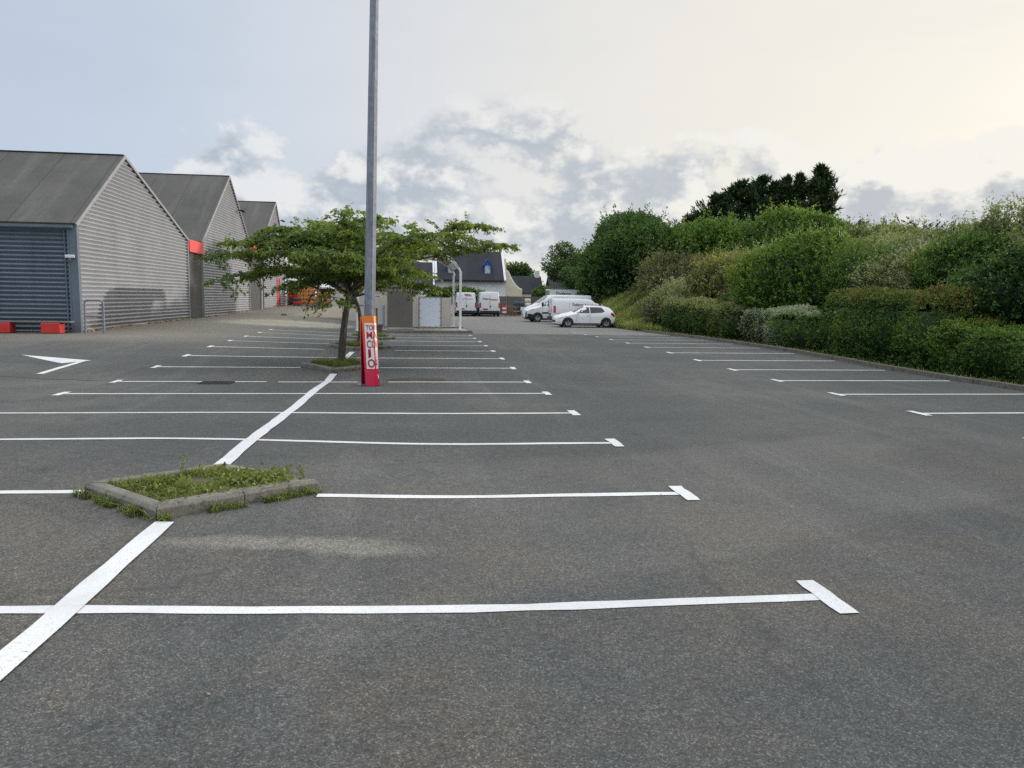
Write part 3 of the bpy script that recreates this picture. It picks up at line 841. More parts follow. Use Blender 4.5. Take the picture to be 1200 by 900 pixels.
rr = random.Random(21)
T1 = (-1.82, 19.75, G(-1.82, 19.75) + .08)
fork = (.20, 0, 1.70)
L1 = [[(0, 0, -.05), (.03, 0, .5), (.10, .02, 1.1), fork]]
mains = [
    [fork, (-.45, -.15, 2.15), (-.95, -.3, 2.55), (-1.5, -.3, 2.72), (-1.95, -.35, 2.68), (-2.35, -.3, 2.58)],
    [fork, (-.35, .3, 2.0), (-.8, .5, 2.25), (-1.35, .55, 2.25), (-1.8, .4, 2.2), (-2.1, .35, 2.1)],
    [fork, (.10, .1, 2.3), (-.15, .2, 2.8), (-.55, .2, 3.1), (-1.1, .1, 3.2)],
    [fork, (.3, -.1, 2.4), (.35, -.3, 2.8), (.2, -.4, 3.15), (-.1, -.5, 3.3)],
    [fork, (.5, -.3, 2.15), (.9, -.7, 2.6), (1.35, -.9, 2.95), (1.7, -1.0, 3.05)],
    [fork, (.55, .3, 2.2), (1.0, .7, 2.6), (1.3, 1.1, 2.9), (1.5, 1.4, 3.0)],
    [fork, (.1, -.6, 2.1), (-.15, -1.2, 2.4), (-.5, -1.7, 2.5)],
    [fork, (.1, .7, 2.2), (-.1, 1.3, 2.6), (-.4, 1.9, 2.8)],
    [fork, (-.15, -.3, 1.95), (-.45, -.5, 2.0), (-.7, -.6, 1.9)],
    [fork, (.6, -.1, 2.0), (1.0, -.2, 2.2), (1.45, -.3, 2.3), (1.7, -.3, 2.25)],
    [(-.15, .2, 2.8), (-.5, -.1, 3.0), (-1.0, -.3, 3.0), (-1.4, -.4, 2.95)],
]
limbs = [(L1[0], .105, .072, None)]
for mn in mains:
    limbs.append((mn, .045, .010, (.25,))); limbs += side_limbs(mn[1:], 6, rr, rise=.15)
limb_tree('parking_tree', 'nearer spreading tree with dark trunk left of the lamp post', T1, limbs, 'cherry', 4, twigs=14, leafn=20)

T2 = (-1.80, 25.55, G(-1.8, 25.55) + .08)
fk = (-.12, 0, 1.55)
mains = [
    [fk, (.25, -.1, 1.9), (.9, -.2, 2.3), (1.6, -.3, 2.75), (2.3, -.3, 3.15), (2.85, -.35, 3.4), (3.4, -.3, 3.5), (3.75, -.3, 3.35)],
    [(.9, -.2, 2.3), (1.6, .3, 2.85), (2.3, .5, 3.45), (3.0, .5, 3.85), (3.8, .4, 3.95)],
    [(1.6, -.3, 2.75), (2.4, -.7, 2.85), (3.2, -.9, 3.0), (3.9, -.9, 3.1)],
    [fk, (.2, .2, 2.2), (.7, .4, 2.8), (1.1, .5, 3.2), (1.4, .5, 3.35)],
    [fk, (-.1, -.2, 2.4), (.1, -.5, 2.9), (.3, -.6, 3.2), (.4, -.7, 3.4)],
    [fk, (-.6, .2, 2.1), (-1.2, .4, 2.7), (-1.7, .5, 3.2), (-2.1, .6, 3.4)],
    [fk, (.3, -.6, 1.9), (.8, -1.1, 2.3), (1.2, -1.4, 2.4), (1.4, -1.5, 2.3)],
    [fk, (.5, .3, 1.75), (1.0, .3, 2.0), (1.5, .2, 2.05), (1.8, .2, 1.95)],
    [fk, (.2, .8, 2.1), (.5, 1.5, 2.6), (.9, 2.0, 2.8)],
    [fk, (-.5, -.5, 2.0), (-1.0, -.8, 2.3), (-1.5, -.9, 2.45)],
]
limbs = [([(0, 0, -.05), (.06, 0, .5), (.02, .02, 1.1), fk], .075, .055, None)]
for mn in mains:
    limbs.append((mn, .038, .009, (.2,))); limbs += side_limbs(mn[1:], 6, rr, (.6, 1.4), .15)
limb_tree('parking_tree', 'farther slim tree whose long flat limbs reach right behind the lamp post', T2, limbs, 'cherry2', 9, twigs=14, leafn=20)

# ------------------------------------------------------------------ lamp post and its wrapped sign
lp = thing('lamp_post', 'tall grey galvanised tapered lamp post rising out of the picture', 'lamp post', (-.93, 16.0, G(-.93, 16)))
lp.rotation_euler = (0, R(1.15), 0)
MB().tube([(0, 0, -.1), (0, 0, 1.5), (0, 0, 6), (0, 0, 11.5)], [.122, .120, .098, .070], 8).build('pole', M['galv'], lp, angle=20)
MB().box((0, 0, .02), (.42, .42, .04)).build('base_plate', M['galv'], lp, bevel=.008)
mb = MB().tube([(-.9, 0, 11.35), (0, 0, 11.5), (.9, 0, 11.35)], .035, 8); mb.build('cross_arm', M['galv'], lp)
for sx in (-1, 1):
    MB().prism([(sx * .75, 11.28), (sx * .8, 11.44), (sx * 1.45, 11.36), (sx * 1.5, 11.28)], 'y', -.15, .15).build('lamp_head', M['galv'], lp, bevel=.02)
sg = thing('advertising_board', 'orange to red board with white panel and red lettering wrapped round the lamp post foot', 'sign board', (-.92, 15.82, G(-.92, 15.82) + .0), R(8))
# folded board: front face bent round the pole, side faces either side
H = 1.42
prof = [(-.135, -.02), (-.125, -.045), (-.02, -.05), (.09, -.045), (.145, .02), (.17, .14)]
def board(prof, h0, h1, dz, th=.006, shift=.06, name='front_board', mat=None):
    mb = MB(); n = len(prof)
    vs = []
    for th_ in (0, th):
        for zi in range(5):
            z = h0 + (h1 - h0) * zi / 4; sft = shift * (1 - z / H)
            for (x, y) in prof: vs.append((x + sft, y - .12 * (1 - z / H) + th_, z))
    fs = []
    for L_ in range(2):
        for zi in range(4):
            for i in range(n - 1):
                a = L_ * 5 * n + zi * n + i; fs.append([a, a + 1, a + n + 1, a + n])
    for zi in range(4):
        for i in (0, n - 1):
            a = zi * n + i; b = 5 * n + a; fs.append([a, a + n, b + n, b])
    for i in range(n - 1):
        fs.append([i, i + 1, 5 * n + i + 1, 5 * n + i]); a = 4 * n + i; fs.append([a, a + 1, 5 * n + a + 1, 5 * n + a])
    mb.add(vs, fs); return mb
board(prof, .015, H, 0).build('front_board', M['sign'], sg, angle=60)
bk = [(-.15, .02), (-.14, .34), (.12, .36), (.15, .2)]
board(bk, .01, H - .03, 0, shift=.0).build('back_board', M['sign'], sg)
def onboard(pts_u, mat, name, lift):
    """patch following the board between profile params"""
    mb = MB(); us = np.linspace(pts_u[0], pts_u[1], 7); zs = np.linspace(pts_u[2], pts_u[3], 7)
    def P(u, z):
        xs_ = [p[0] for p in prof]; s_ = [0]
        for i in range(1, len(prof)): s_.append(s_[-1] + math.hypot(prof[i][0] - prof[i - 1][0], prof[i][1] - prof[i - 1][1]))
        s = u * s_[-1]; x = np.interp(s, s_, xs_); y = np.interp(s, s_, [p[1] for p in prof])
        sft = .06 * (1 - z / H); return (float(x) + sft, float(y) - .12 * (1 - z / H) - lift, z)
    for i in range(6):
        for j in range(6):
            mb.poly([P(us[i], zs[j]), P(us[i + 1], zs[j]), P(us[i + 1], zs[j + 1]), P(us[i], zs[j + 1])])
    mb.build(name, mat, sg, angle=60)
    return P
P_ = onboard((.14, .84, .36, 1.28), M['sign_white'], 'white_panel', .004)
def sign_text(s, z, size, u0=.19, u1=.80, mat=None, sq=1.):
    # build flat then bend onto the board
    cu = bpy.data.curves.new('t', 'FONT'); cu.body = s; cu.size = 1; cu.align_x = 'LEFT'; cu.align_y = 'CENTER'; cu.offset = .022
    t = bpy.data.objects.new('tmp', cu); col.objects.link(t)
    dg = bpy.context.evaluated_depsgraph_get(); dg.update()
    me = bpy.data.meshes.new_from_object(t.evaluated_get(dg)); bpy.data.objects.remove(t); bpy.data.curves.remove(cu)
    xs_ = [v.co.x for v in me.vertices]; w = max(xs_)
    ys_ = [v.co.y for v in me.vertices]; y0, y1 = min(ys_), max(ys_)
    for v in me.vertices:
        u = u0 + (u1 - u0) * v.co.x / w; zz = z + size * ((v.co.y - y0) / (y1 - y0) - .5)
        p = P_(min(u, 1), zz); v.co = (p[0], p[1] - .004, p[2])
    me.materials.clear(); me.materials.append(mat or M['ink'])
    o = bpy.data.objects.new('lettering', me); col.objects.link(o); o.parent = sg
for s, z, h_ in (('TOUT', 1.19, .10), ('MAI', 1.04, .14), ('COL', .855, .16), ('LI', .665, .18), ('OA', .47, .17)): sign_text(s, z, h_)
sign_text('T', .20, .08, .60, .80, M['sign_white'])

# ------------------------------------------------------------------ warehouse
XW = -12.0
wh = thing('warehouse', 'grey corrugated warehouse with three steep dark gables and red panels', 'warehouse', (XW, 29.6, 0))
PER = .157
PROF = [(0, 0), (.48, .10), (.57, .10)]
def rows(z0, z1):
    out = []; k = 0
    while True:
        for f_, d in PROF:
            z = z0 + (k + f_) * PER
            if z >= z1: out.append((z1, d)); return out
            out.append((z, d))
        k += 1
def lz(y, ptsyz): return np.interp(y, [p[0] for p in ptsyz], [p[1] for p in ptsyz])
def gable_wall(yl, zl, yr_, zr, yt, zt):
    mb = MB(); zb = min(G(XW, yl), G(XW, yr_)) - .15
    R_ = rows(zb, zt)
    # keep exact kinks
    vs, fs = [], []
    for z, d in R_:
        ya = yl if z <= zl else yl + (yt - yl) * (z - zl) / (zt - zl)
        yb = yr_ if z <= zr else yr_ + (yt - yr_) * (z - zr) / (zt - zr)
        vs += [(d, ya - 29.6, z), (d, yb - 29.6, z)]
    for i in range(len(R_) - 1): fs.append([2 * i, 2 * i + 1, 2 * i + 3, 2 * i + 2])
    mb.add(vs, fs)
    return mb
GB = [(29.6, 4.20, 43.1, 4.56, 34.42, 7.28), (46.1, 4.72, 58.5, 5.55, 53.0, 9.25), (63.9, 6.0, 74.0, 5.6, 70.0, 9.6)]
for (yl, zl, yr_, zr, yt, zt) in GB:
    gable_wall(yl, zl, yr_, zr, yt, zt).build('gable_wall', M['sheet'], wh, angle=20)
    # roof slab: two slopes with thickness, small overhang past the gable
    mb = MB(); xo, xi = .10, -34.0; th = .12
    for (ya, za, yb, zb) in ((yl, zl, yt, zt), (yr_, zr, yt, zt)):
        s_ = 1 if yb > ya else -1; dy = yb - ya; dz = zb - za; ln = math.hypot(dy, dz); ny, nz = -dz / ln * s_, abs(dy) / ln
        ov = .22; ya2 = ya - dy / ln * ov; za2 = za - dz / ln * ov
        a = (ya2 - 29.6, za2 + .01); b = (yb - 29.6, zb + .01)
        up = (ny * th, nz * th)
        pts = [a, b, (b[0], b[1] + th / nz * 1.0), (a[0] + up[0], a[1] + up[1])]
        mb.prism(pts, 'x', xi, xo)
    mb.build('roof', M['roof'], wh)
    # pale verge trims following the slopes
    mb = MB()
    for (ya, za, yb, zb) in ((yl, zl, yt, zt), (yr_, zr, yt, zt)):
        dy = yb - ya; dz = zb - za; ln = math.hypot(dy, dz)
        p0 = Vector((xo + .03, ya - 29.6 - dy / ln * .24, za - dz / ln * .24 + .05)); p1 = Vector((xo + .03, yb - 29.6, zb + .06))
        c = (p0 + p1) / 2
        mb.box(c, (.05, (p1 - p0).length, .11), rx=math.atan2(p1.z - p0.z, p1.y - p0.y))
    mb.build('verge_trim', M['verge'], wh)
    mb = MB().box((-17, yt - 29.6, zt + .145), (34.2, .22, .025)); mb.build('ridge_cap', M['trim'] if 0 else M['roof'], wh, bevel=.02)
# corner trims
for (y, z0, z1) in ((29.56, -.1, 4.1), (43.12, 0, 4.5), (46.05, 0, 4.7), (58.5, 0, 5.5), (63.85, 0, 5.9), (74.0, 0, 5.5)):
    MB().box((.05 if y > 30 else .0, y - 29.6 - (.05 if y < 30 else 0), (z0 + z1) / 2 + .1), (.16 if y > 30 else .26, .10 if y > 30 else .20, z1 - z0)).build('corner_trim', M['verge'] if y > 30 else M['slate_metal'], wh, bevel=.01)
# pilasters with red tops
for (ya, yb, zt, zr0) in ((43.2, 45.95, 4.62, 3.98), (58.6, 63.75, 5.45, 4.85)):
    zb = G(XW, ya) - .2
    MB().box((-.06, (ya + yb) / 2 - 29.6, (zb + zr0) / 2), (.12, yb - ya, zr0 - zb)).build('pilaster_panel', M['pilaster'], wh, bevel=.01)
    MB().box((.03, (ya + yb) / 2 - 29.6, (zr0 + zt) / 2 + .003), (.30, yb - ya - .02, zt - zr0)).build('red_fascia', M['red_panel'], wh, bevel=.012)
    MB().box((-17, (ya + yb) / 2 - 29.6, zt - .05), (33.5, yb - ya + .2, .09)).build('valley_roof', M['roof'], wh)
# dark recess strip and door on the last bays
MB().tube([(.10, 62.9 - 29.6, 0.5), (.10, 62.9 - 29.6, 4.9)], .07, 8).build('downpipe', M['trim'], wh)
zb = G(XW, 70.5)
MB().box((.05, 70.5 - 29.6, zb + 1.25), (.12, .9, 2.5)).build('red_door', M['red'], wh, bevel=.01)
MB().box((.05, 71.2 - 29.6, zb + 1.25), (.10, .42, 2.5)).build('dark_door_leaf', M['black'], wh, bevel=.01)
wf = MB().box((.05, 69.9 - 29.6, 7.0), (.10, .95, 1.75)).build('loft_window', M['black'], wh, bevel=.01)
MB().box((.103, 69.9 - 29.6, 7.0), (.01, .75, 1.55)).build('pane', M['glass'], wf)
# front wall facing the camera
mb = MB(); R_ = rows(G(XW, 29.6) - .2, 4.15); vs, fs = [], []
for z, d in R_: vs += [(-34, -d, z), (-.06, -d, z)]
for i in range(len(R_) - 1): fs.append([2 * i, 2 * i + 1, 2 * i + 3, 2 * i + 2])
mb.add(vs, fs).build('front_wall', M['sheet_shaded'], wh, angle=20)
gu = MB(); gu.prism([(-.30, 4.02), (-.16, 3.96), (-.04, 4.02), (-.04, 4.12), (-.30, 4.12)], 'x', -34, .02); gu.build('gutter', M['slate_metal'], wh)
MB().tube([(-.17, -.14, 4.0), (-.17, -.13, G(XW, 29.5))], .055, 10).build('downpipe', M['slate_metal'], wh)
MB().tube([(-.33, -.10, 4.0), (-.33, -.10, G(XW, 29.5))], .03, 8).build('downpipe', M['slate_metal'], wh)
cv = MB().box((-.10, -.28, 3.02), (.30, .12, .11), rz=.3).build('security_camera', M['white'], wh, bevel=.02)
MB().tube([(-.12, -.02, 2.90), (-.12, -.18, 2.90), (-.12, -.25, 2.98)], .02, 6).build('camera_bracket', M['white'], cv)
for (y, z) in ((55.2, 7.4), (71.6, 8.3)):
    fl = MB().box((.42, y - 29.6, z), (.30, .34, .14), ry=.35).build('floodlight', M['black'], wh, bevel=.02)
    MB().tube([(.0, y - 29.6, z + .02), (.3, y - 29.6, z + .03)], .02, 6).build('light_bracket', M['black'], fl)
sp_ = MB().box((.14, 50.6 - 29.6, 4.25), (.20, .32, .16)).build('wall_light', M['frame'], wh, bevel=.02)
MB().tube([(.0, 50.6 - 29.6, 4.25), (.1, 50.6 - 29.6, 4.25)], .03, 6).build('light_bracket', M['frame'], sp_)
# rubble plinth strip at the foot of the gables
PM = plain('ochre_plinth', (.25, .18, .105), .9, var=.4, scale=2); rr = random.Random(5)
for (a, b) in ((29.7, 43.0), (46.2, 58.4), (64, 73.9)):
    n = int((b - a) * 3); mb = MB()
    for i in range(n):
        y = a + (b - a) * (i + .5) / n; h_ = .06 + rr.uniform(-.03, .05)
        mb.box((.12 + rr.uniform(-.03, .05), y - 29.6, G(XW, y) + h_ / 2 - .03), (.16, (b - a) / n - .02, h_), rz=rr.uniform(-.06, .06))
    mb.build('plinth', PM, wh, bevel=.02)

# hoop barrier beside the corner
hp = thing('hoop_barrier', 'galvanised hoop barrier with a mid rail at the warehouse corner', 'barrier', (-11.25, 29.0, G(-11.25, 29)))
def hoop_path(w, h, r=.12):
    p = [(-w / 2, 0, 0)]
    for k in range(6): a = math.pi - k * math.pi / 10; p.append((-w / 2 + r + r * math.cos(a), 0, h - r + r * math.sin(a)))
    for k in range(6): a = math.pi / 2 - k * math.pi / 10; p.append((w / 2 - r + r * math.cos(a), 0, h - r + r * math.sin(a)))
    p.append((w / 2, 0, 0)); return p
MB().tube(hoop_path(.62, 1.18), .036, 10).build('hoop', M['galv'], hp)
MB().tube([(-.31, 0, .62), (.31, 0, .62)], .028, 8).build('mid_rail', M['galv'], hp)

# bench of planks on red blocks along the dark wall
bn = thing('bench', 'low grey plank bench on red blocks against the dark blue wall', 'bench', (-13.7, 28.95, G(-13, 28.95)))
for x in (-1.9, -.55, 1.08):
    mb = MB().box((x, 0, .19), (.62, .42, .36)); mb.build('red_block', M['red'], bn, bevel=.02)
MB().box((-.3, .05, .405), (4.0, .40, .05)).build('plank', M['frame'], bn, bevel=.008)

# ------------------------------------------------------------------ hedges and shrubs on the right
hedge('clipped_hedge', 'tall block hedge with rust tinted flat top right of the grey green one', 13.15, 15.4, 18.4, 23.6, 1.98, ['hedge', 'hedge_red'], 31, L=.062, W=.036)
hedge('clipped_hedge', 'low green hedge in front of the tall rust topped block, at the right edge', 13.25, 14.9, 9.5, 18.2, 1.22, 'hedge', 32, dens=190)
hedge('clipped_hedge', 'low silvery grey green clipped hedge left of the tall rust topped block', 13.2, 14.4, 24.2, 29.8, 1.32, ['hedge', 'grey'], 33, split='y', L=.06, W=.035)
hedge('clipped_hedge', 'far olive green clipped hedge ending at the grassy bank', 13.2, 14.3, 30.2, 35.2, 1.42, ['hedge_red', 'olive'], 34, dens=130, L=.075, W=.045)
hedge('clipped_hedge', 'farthest dark hedge block with brownish shaggy top beside the grass bank', 13.3, 14.8, 35.3, 40.0, 1.62, ['deep', 'olive'], 35, dens=120, L=.08, W=.05)
# kerb edging along the bays
kb = thing('edging_kerb', 'low mossy concrete kerb running along the foot of the right hedges', 'kerb', (12.72, 0, 0))
mb = MB()
for i in range(40):
    y = 2 + i; z = G(12.7, y + .5); mb.box((.02 * math.sin(i * 2.1), y + .5, z + .05), (.12, .985, .14), rz=.01 * math.sin(i * 5), rx=math.atan2(G(12.7, y + 1) - G(12.7, y), 1))
mb.build('kerb_stones', M['kerb_old'], kb, bevel=.015)
# leaf debris along the kerb
rng = np.random.default_rng(77); n = 2600
P = np.stack([12.8 + rng.uniform(0, .7, n), rng.uniform(8, 41, n), np.zeros(n)], 1); P[:, 2] = g(P[:, 0], P[:, 1]) + .02
V, T = blades(P, rng, .14, .02, .8); Vq = V
o = np_mesh('verge_grass', V, np.arange(len(V)).reshape(-1, 4), F['bankgrass'], T); tag(o, 'thin weedy grass between kerb and hedges', 'grass', kind='stuff')

B = bush
SH = 'shrubs covering the hillside'
B('shrub', 'large rounded bright green shrub above the silvery low hedge', 'shrub', 16.3, 30.4, (2.4, 3.0, 2.15), 'bright', 51, dens=60, sl=.34, L=.14, W=.065, up=.9, group=SH, k=50, w=.06)
B('shrub', 'feathery green shrub leaning on the right flank of the bright rounded one', 'shrub', 16.4, 26.6, (1.4, 1.6, 1.35), 'hedge', 52, dens=70, sl=.45, L=.13, W=.03, up=1.2, spread=.35, group=SH)
B('shrub', 'pale flowering shrub peeping over the tall rust topped hedge', 'shrub', 17.0, 24.4, (1.8, 2.0, 1.15), 'pale', 53, dens=60, sl=.42, L=.10, W=.045, up=.1, group=SH, k=50, w=.06)
B('shrub', 'mid green shrub above right end of the tall rust topped hedge', 'shrub', 17.4, 22.1, (1.5, 1.4, 1.15), 'hedge', 54, dens=65, sl=.3, L=.12, W=.06, up=.9, group=SH)
B('shrub', 'dark olive shrub behind the low green hedge at the right edge', 'shrub', 16.4, 18.0, (1.7, 2.2, 1.25), 'deep', 55, dens=110, sl=.28, L=.09, W=.05, group=SH)
B('shrub', 'grey green scrub sweeping up to the skyline at the right edge', 'shrub', 21.0, 23.0, (2.8, 2.6, 1.35), 'olive', 56, dens=55, sl=.45, L=.11, W=.04, up=.3, group=SH, amp=.3, k=60, w=.04)
B('shrub', 'grey olive scrub forming the skyline hump right of the spiky plants', 'shrub', 22.0, 28.0, (2.9, 3.2, 1.15), 'olive', 57, dens=50, sl=.45, L=.12, W=.045, up=.3, group=SH, amp=.3, k=60, w=.04)
B('shrub', 'long grey olive scrub below the spiky skyline plants', 'shrub', 22.0, 34.5, (3.4, 4.4, .95), 'olive', 58, dens=44, sl=.45, L=.13, W=.05, up=.3, group=SH, amp=.3, k=60, w=.04)
B('shrub', 'pale silvery scrub between the bright shrub and the skyline scrub', 'shrub', 19.4, 28.2, (2.0, 2.8, 1.0), 'grey', 59, dens=55, sl=.4, L=.11, W=.045, up=.2, group=SH, k=50, w=.05)
B('shrub', 'dark grey green scrub on the slope at the right edge under the skyline', 'shrub', 18.9, 19.6, (2.0, 2.2, 1.3), 'olive', 60, dens=60, sl=.36, L=.10, W=.045, group=SH, k=50, w=.05)
B('shrub', 'low bronze tinted shrub left of the bright rounded one, above the olive hedge', 'shrub', 15.6, 34.6, (1.2, 2.0, 1.0), 'hedge_red', 61, dens=55, sl=.34, L=.12, W=.05, up=.8, group=SH)
B('shrub', 'yellow flowering shrub in the middle of the slope', 'shrub', 17.4, 41.0, (1.9, 2.8, 1.25), 'gorse', 62, dens=36, sl=.5, L=.16, W=.07, up=.6, group=SH)
B('shrub', 'pale feathery shrub hanging over the grass bank beside the far hedge', 'shrub', 14.9, 42.8, (1.4, 2.2, 1.2), 'pale', 63, dens=42, sl=.6, L=.16, W=.05, up=.1, group=SH)
B('shrub', 'tawny olive mound of shrub below the dark rounded thicket', 'shrub', 18.2, 52.0, (2.4, 3.6, 1.75), 'tawny', 64, dens=32, sl=.55, L=.18, W=.07, up=.4, group=SH, k=50, w=.06)
B('shrub', 'olive green shrub on the slope above the yellow flowering one', 'shrub', 20.6, 44.5, (2.6, 4.0, 1.2), 'pale', 65, dens=32, sl=.5, L=.17, W=.07, up=.3, group=SH, k=50, w=.06)
B('thicket', 'huge dark rounded thicket above the parked white car', 'shrub', 18.2, 63.0, (4.0, 5.6, 3.9), 'deep', 66, dens=30, sl=.6, L=.24, W=.12, up=.8, amp=.22, group=SH, k=60, w=.05)
B('thicket', 'green thicket running along the crest under the black pines', 'shrub', 23.4, 57.5, (3.8, 5.4, 2.7), 'hedge', 67, dens=30, sl=.6, L=.24, W=.12, up=.7, group=SH, k=60, w=.05)
B('thicket', 'sunlit green thicket below the right hand pines on the crest', 'shrub', 26.2, 51.0, (3.8, 5.0, 2.5), 'bright', 68, dens=32, sl=.55, L=.22, W=.11, up=.7, group=SH, k=60, w=.05)
B('thicket', 'low green thicket between the crest scrub and the pines', 'shrub', 25.0, 41.5, (3.6, 4.6, 1.3), 'olive', 69, dens=34, sl=.5, L=.17, W=.08, up=.5, group=SH, k=60, w=.05)
# more hill cover out of the frame's right side so the hillside continues
for i, (x, y, m_) in enumerate(((17, 6, 'hedge'), (20.5, 10, 'olive'), (17, -2, 'deep'), (22.5, 2, 'olive'))):
    B('shrub', ('mid green shrub', 'olive scrub', 'dark shrub', 'grey olive scrub')[i] + ' on the slope beyond the low green hedge, toward the camera', 'shrub', x, y, (2.8, 3.6, 2.2), m_, 80 + i, dens=22, sl=.45, L=.17, W=.08, group=SH)

# long grass on the bank
rng = np.random.default_rng(90); n = 60000
x = 12.95 + np.abs(rng.uniform(0, 1, n)) ** 1.2 * 6.5; y = rng.uniform(38.5, 70, n)
P = np.stack([x, y, hz(x, y)], 1)
k = np.sin(x * 2.1 + y * .6) * np.cos(y * .9 - x * .5)
V, T = blades(P, rng, .42 * (1 + .35 * k), .035, .7, np.clip(.42 + .22 * k + rng.normal(size=n) * .13, .05, 1))
o = np_mesh('bank_grass', V, np.arange(len(V)).reshape(-1, 4), F['bankgrass'], T); tag(o, 'long rough grass covering the bank behind the white car', 'grass', kind='stuff')

# spiky plants on the skyline
def spiky(x, y, n, r, label, seed, zup=.8):
    rng = np.random.default_rng(seed)
    a = rng.uniform(0, 2 * np.pi, n)
    d = unit(np.stack([np.cos(a) * 1.3 + .25, np.sin(a) * .8, rng.uniform(.05, .75, n)], 1))
    P = rng.normal(size=(n, 3)) * np.array([.8, .5, .12]); ln = r * rng.uniform(.55, 1.1, n)
    Vs, Ts = [], []
    for j in range(30):
        t = j / 30
        q = P + d * (ln * t)[:, None] + np.array([0, 0, .30]) * (t * t) + rng.normal(size=(n, 3)) * .05
        ax = unit(d + np.array([0, 0, .35 * t]) + rng.normal(size=(n, 3)) * .38)
        Vs.append(leaves(q, ax, .30 * (1.2 - .5 * t), .075, rng)); Ts.append(rng.uniform(.2, .7, n))
    V = np.concatenate(Vs); o = np_mesh('spiky_shrub', V, np.arange(len(V)).reshape(-1, 4), F['yucca'], np.concatenate(Ts))
    o.location = (x, y, gh(x, y) + zup); tag(o, label, 'shrub', 'spiky plants on the skyline'); return o
spiky(28.2, 45.5, 60, 1.5, 'dark spiky plant on the skyline nearest the pines', 1, 1.7)
spiky(31.0, 45.0, 110, 1.9, 'broad dark spiky plant sticking up above the scrub skyline', 2, 1.8)

# ------------------------------------------------------------------ black pines on the crest
def cypress(label, x, y, H_, lean, spread, seed, trunk_h=.25, n=46, flat=.5, stems=1, tops=None):
    rng = np.random.default_rng(seed); rr = random.Random(seed)
    z = gh(x, y); root = thing('pine_tree', label, 'pine tree', (x, y, z), group='dark pines on the crest')
    tr = MB(); Ps, As, Ts = [], [], []
    for s in range(stems):
        ox = (s - (stems - 1) / 2) * (spread * .80 if stems > 3 else 1.25)
        H = H_ * (tops[s] if tops else 1)
        tp = [Vector((ox * .3, rr.uniform(-.3, .3), 0)), Vector((ox * .7 + lean * .35, rr.uniform(-.3, .3), H * .4)), Vector((ox + lean * .7, 0, H * .75)), Vector((ox + lean, 0, H))]
        tr.tube(tp, [.24, .18, .10, .03], 7)
        for k in range(n):
            t = trunk_h + (1 - trunk_h) * ((k + rr.random()) / n) ** .9
            f_ = t * 3; i = min(int(f_), 2); p = tp[i].lerp(tp[i + 1], f_ - i)
            a = rr.uniform(0, 6.28); ln = spread * (1.04 - t) ** flat * rr.choice((.45, .7, .9, 1.05, 1.3))
            d = Vector((math.cos(a), math.sin(a) * .8, .28 + .5 * t)); d.normalize()
            e = p + d * ln
            tr.tube([p, p.lerp(e, .5) + Vector((0, 0, -.06 * ln)), e], [.07, .045, .015], 4, cap=False)
            m_ = int(24 + 20 * ln)
            tt = rng.uniform(.22, 1.08, m_) ** .8
            q = np.array(p)[None] + np.array(e - p)[None] * tt[:, None] + rng.normal(size=(m_, 3)) * np.array([.22, .22, .12]) * (.4 + .3 * ln)
            ax = unit(np.array(d)[None] * 1.1 + rng.normal(size=(m_, 3)) * .55 + [0, 0, .25])
            Ps.append(q); As.append(ax); Ts.append(np.clip(.35 + rng.normal(size=m_) * .12 + .25 * (tt - .5), .05, 1))
    tr.build('trunk', M['bark'], root)
    P = np.concatenate(Ps); A = np.concatenate(As); T = np.concatenate(Ts)
    # each spray is three elongated needles clusters
    V1 = leaves(P, A, rng.uniform(.30, .75, len(P)), .13, rng)
    A2 = unit(A + rng.normal(size=A.shape) * .5); V2 = leaves(P, A2, rng.uniform(.25, .5, len(P)), .13, rng)
    V = np.concatenate([V1, V2])
    np_mesh('crown', V, np.arange(len(V)).reshape(-1, 4), F['cypress'], np.concatenate([T, T]), parent=root)
cypress('broad wind-swept black pine, leftmost on the crest', 28.6, 71.0, 9.6, .9, 2.6, 3, .34, 46, .6, 4, (.60, .80, .94, 1.0))
cypress('middle black pine with several pointed tops on the crest', 34.9, 71.0, 10.2, .3, 3.0, 4, .25, 60, 1.1, 3, (.92, .97, 1.0))
cypress('tallest pointed black pine, rightmost on the crest', 37.9, 70.0, 11.0, .2, 4.4, 6, .18, 120, 1.15, 1)

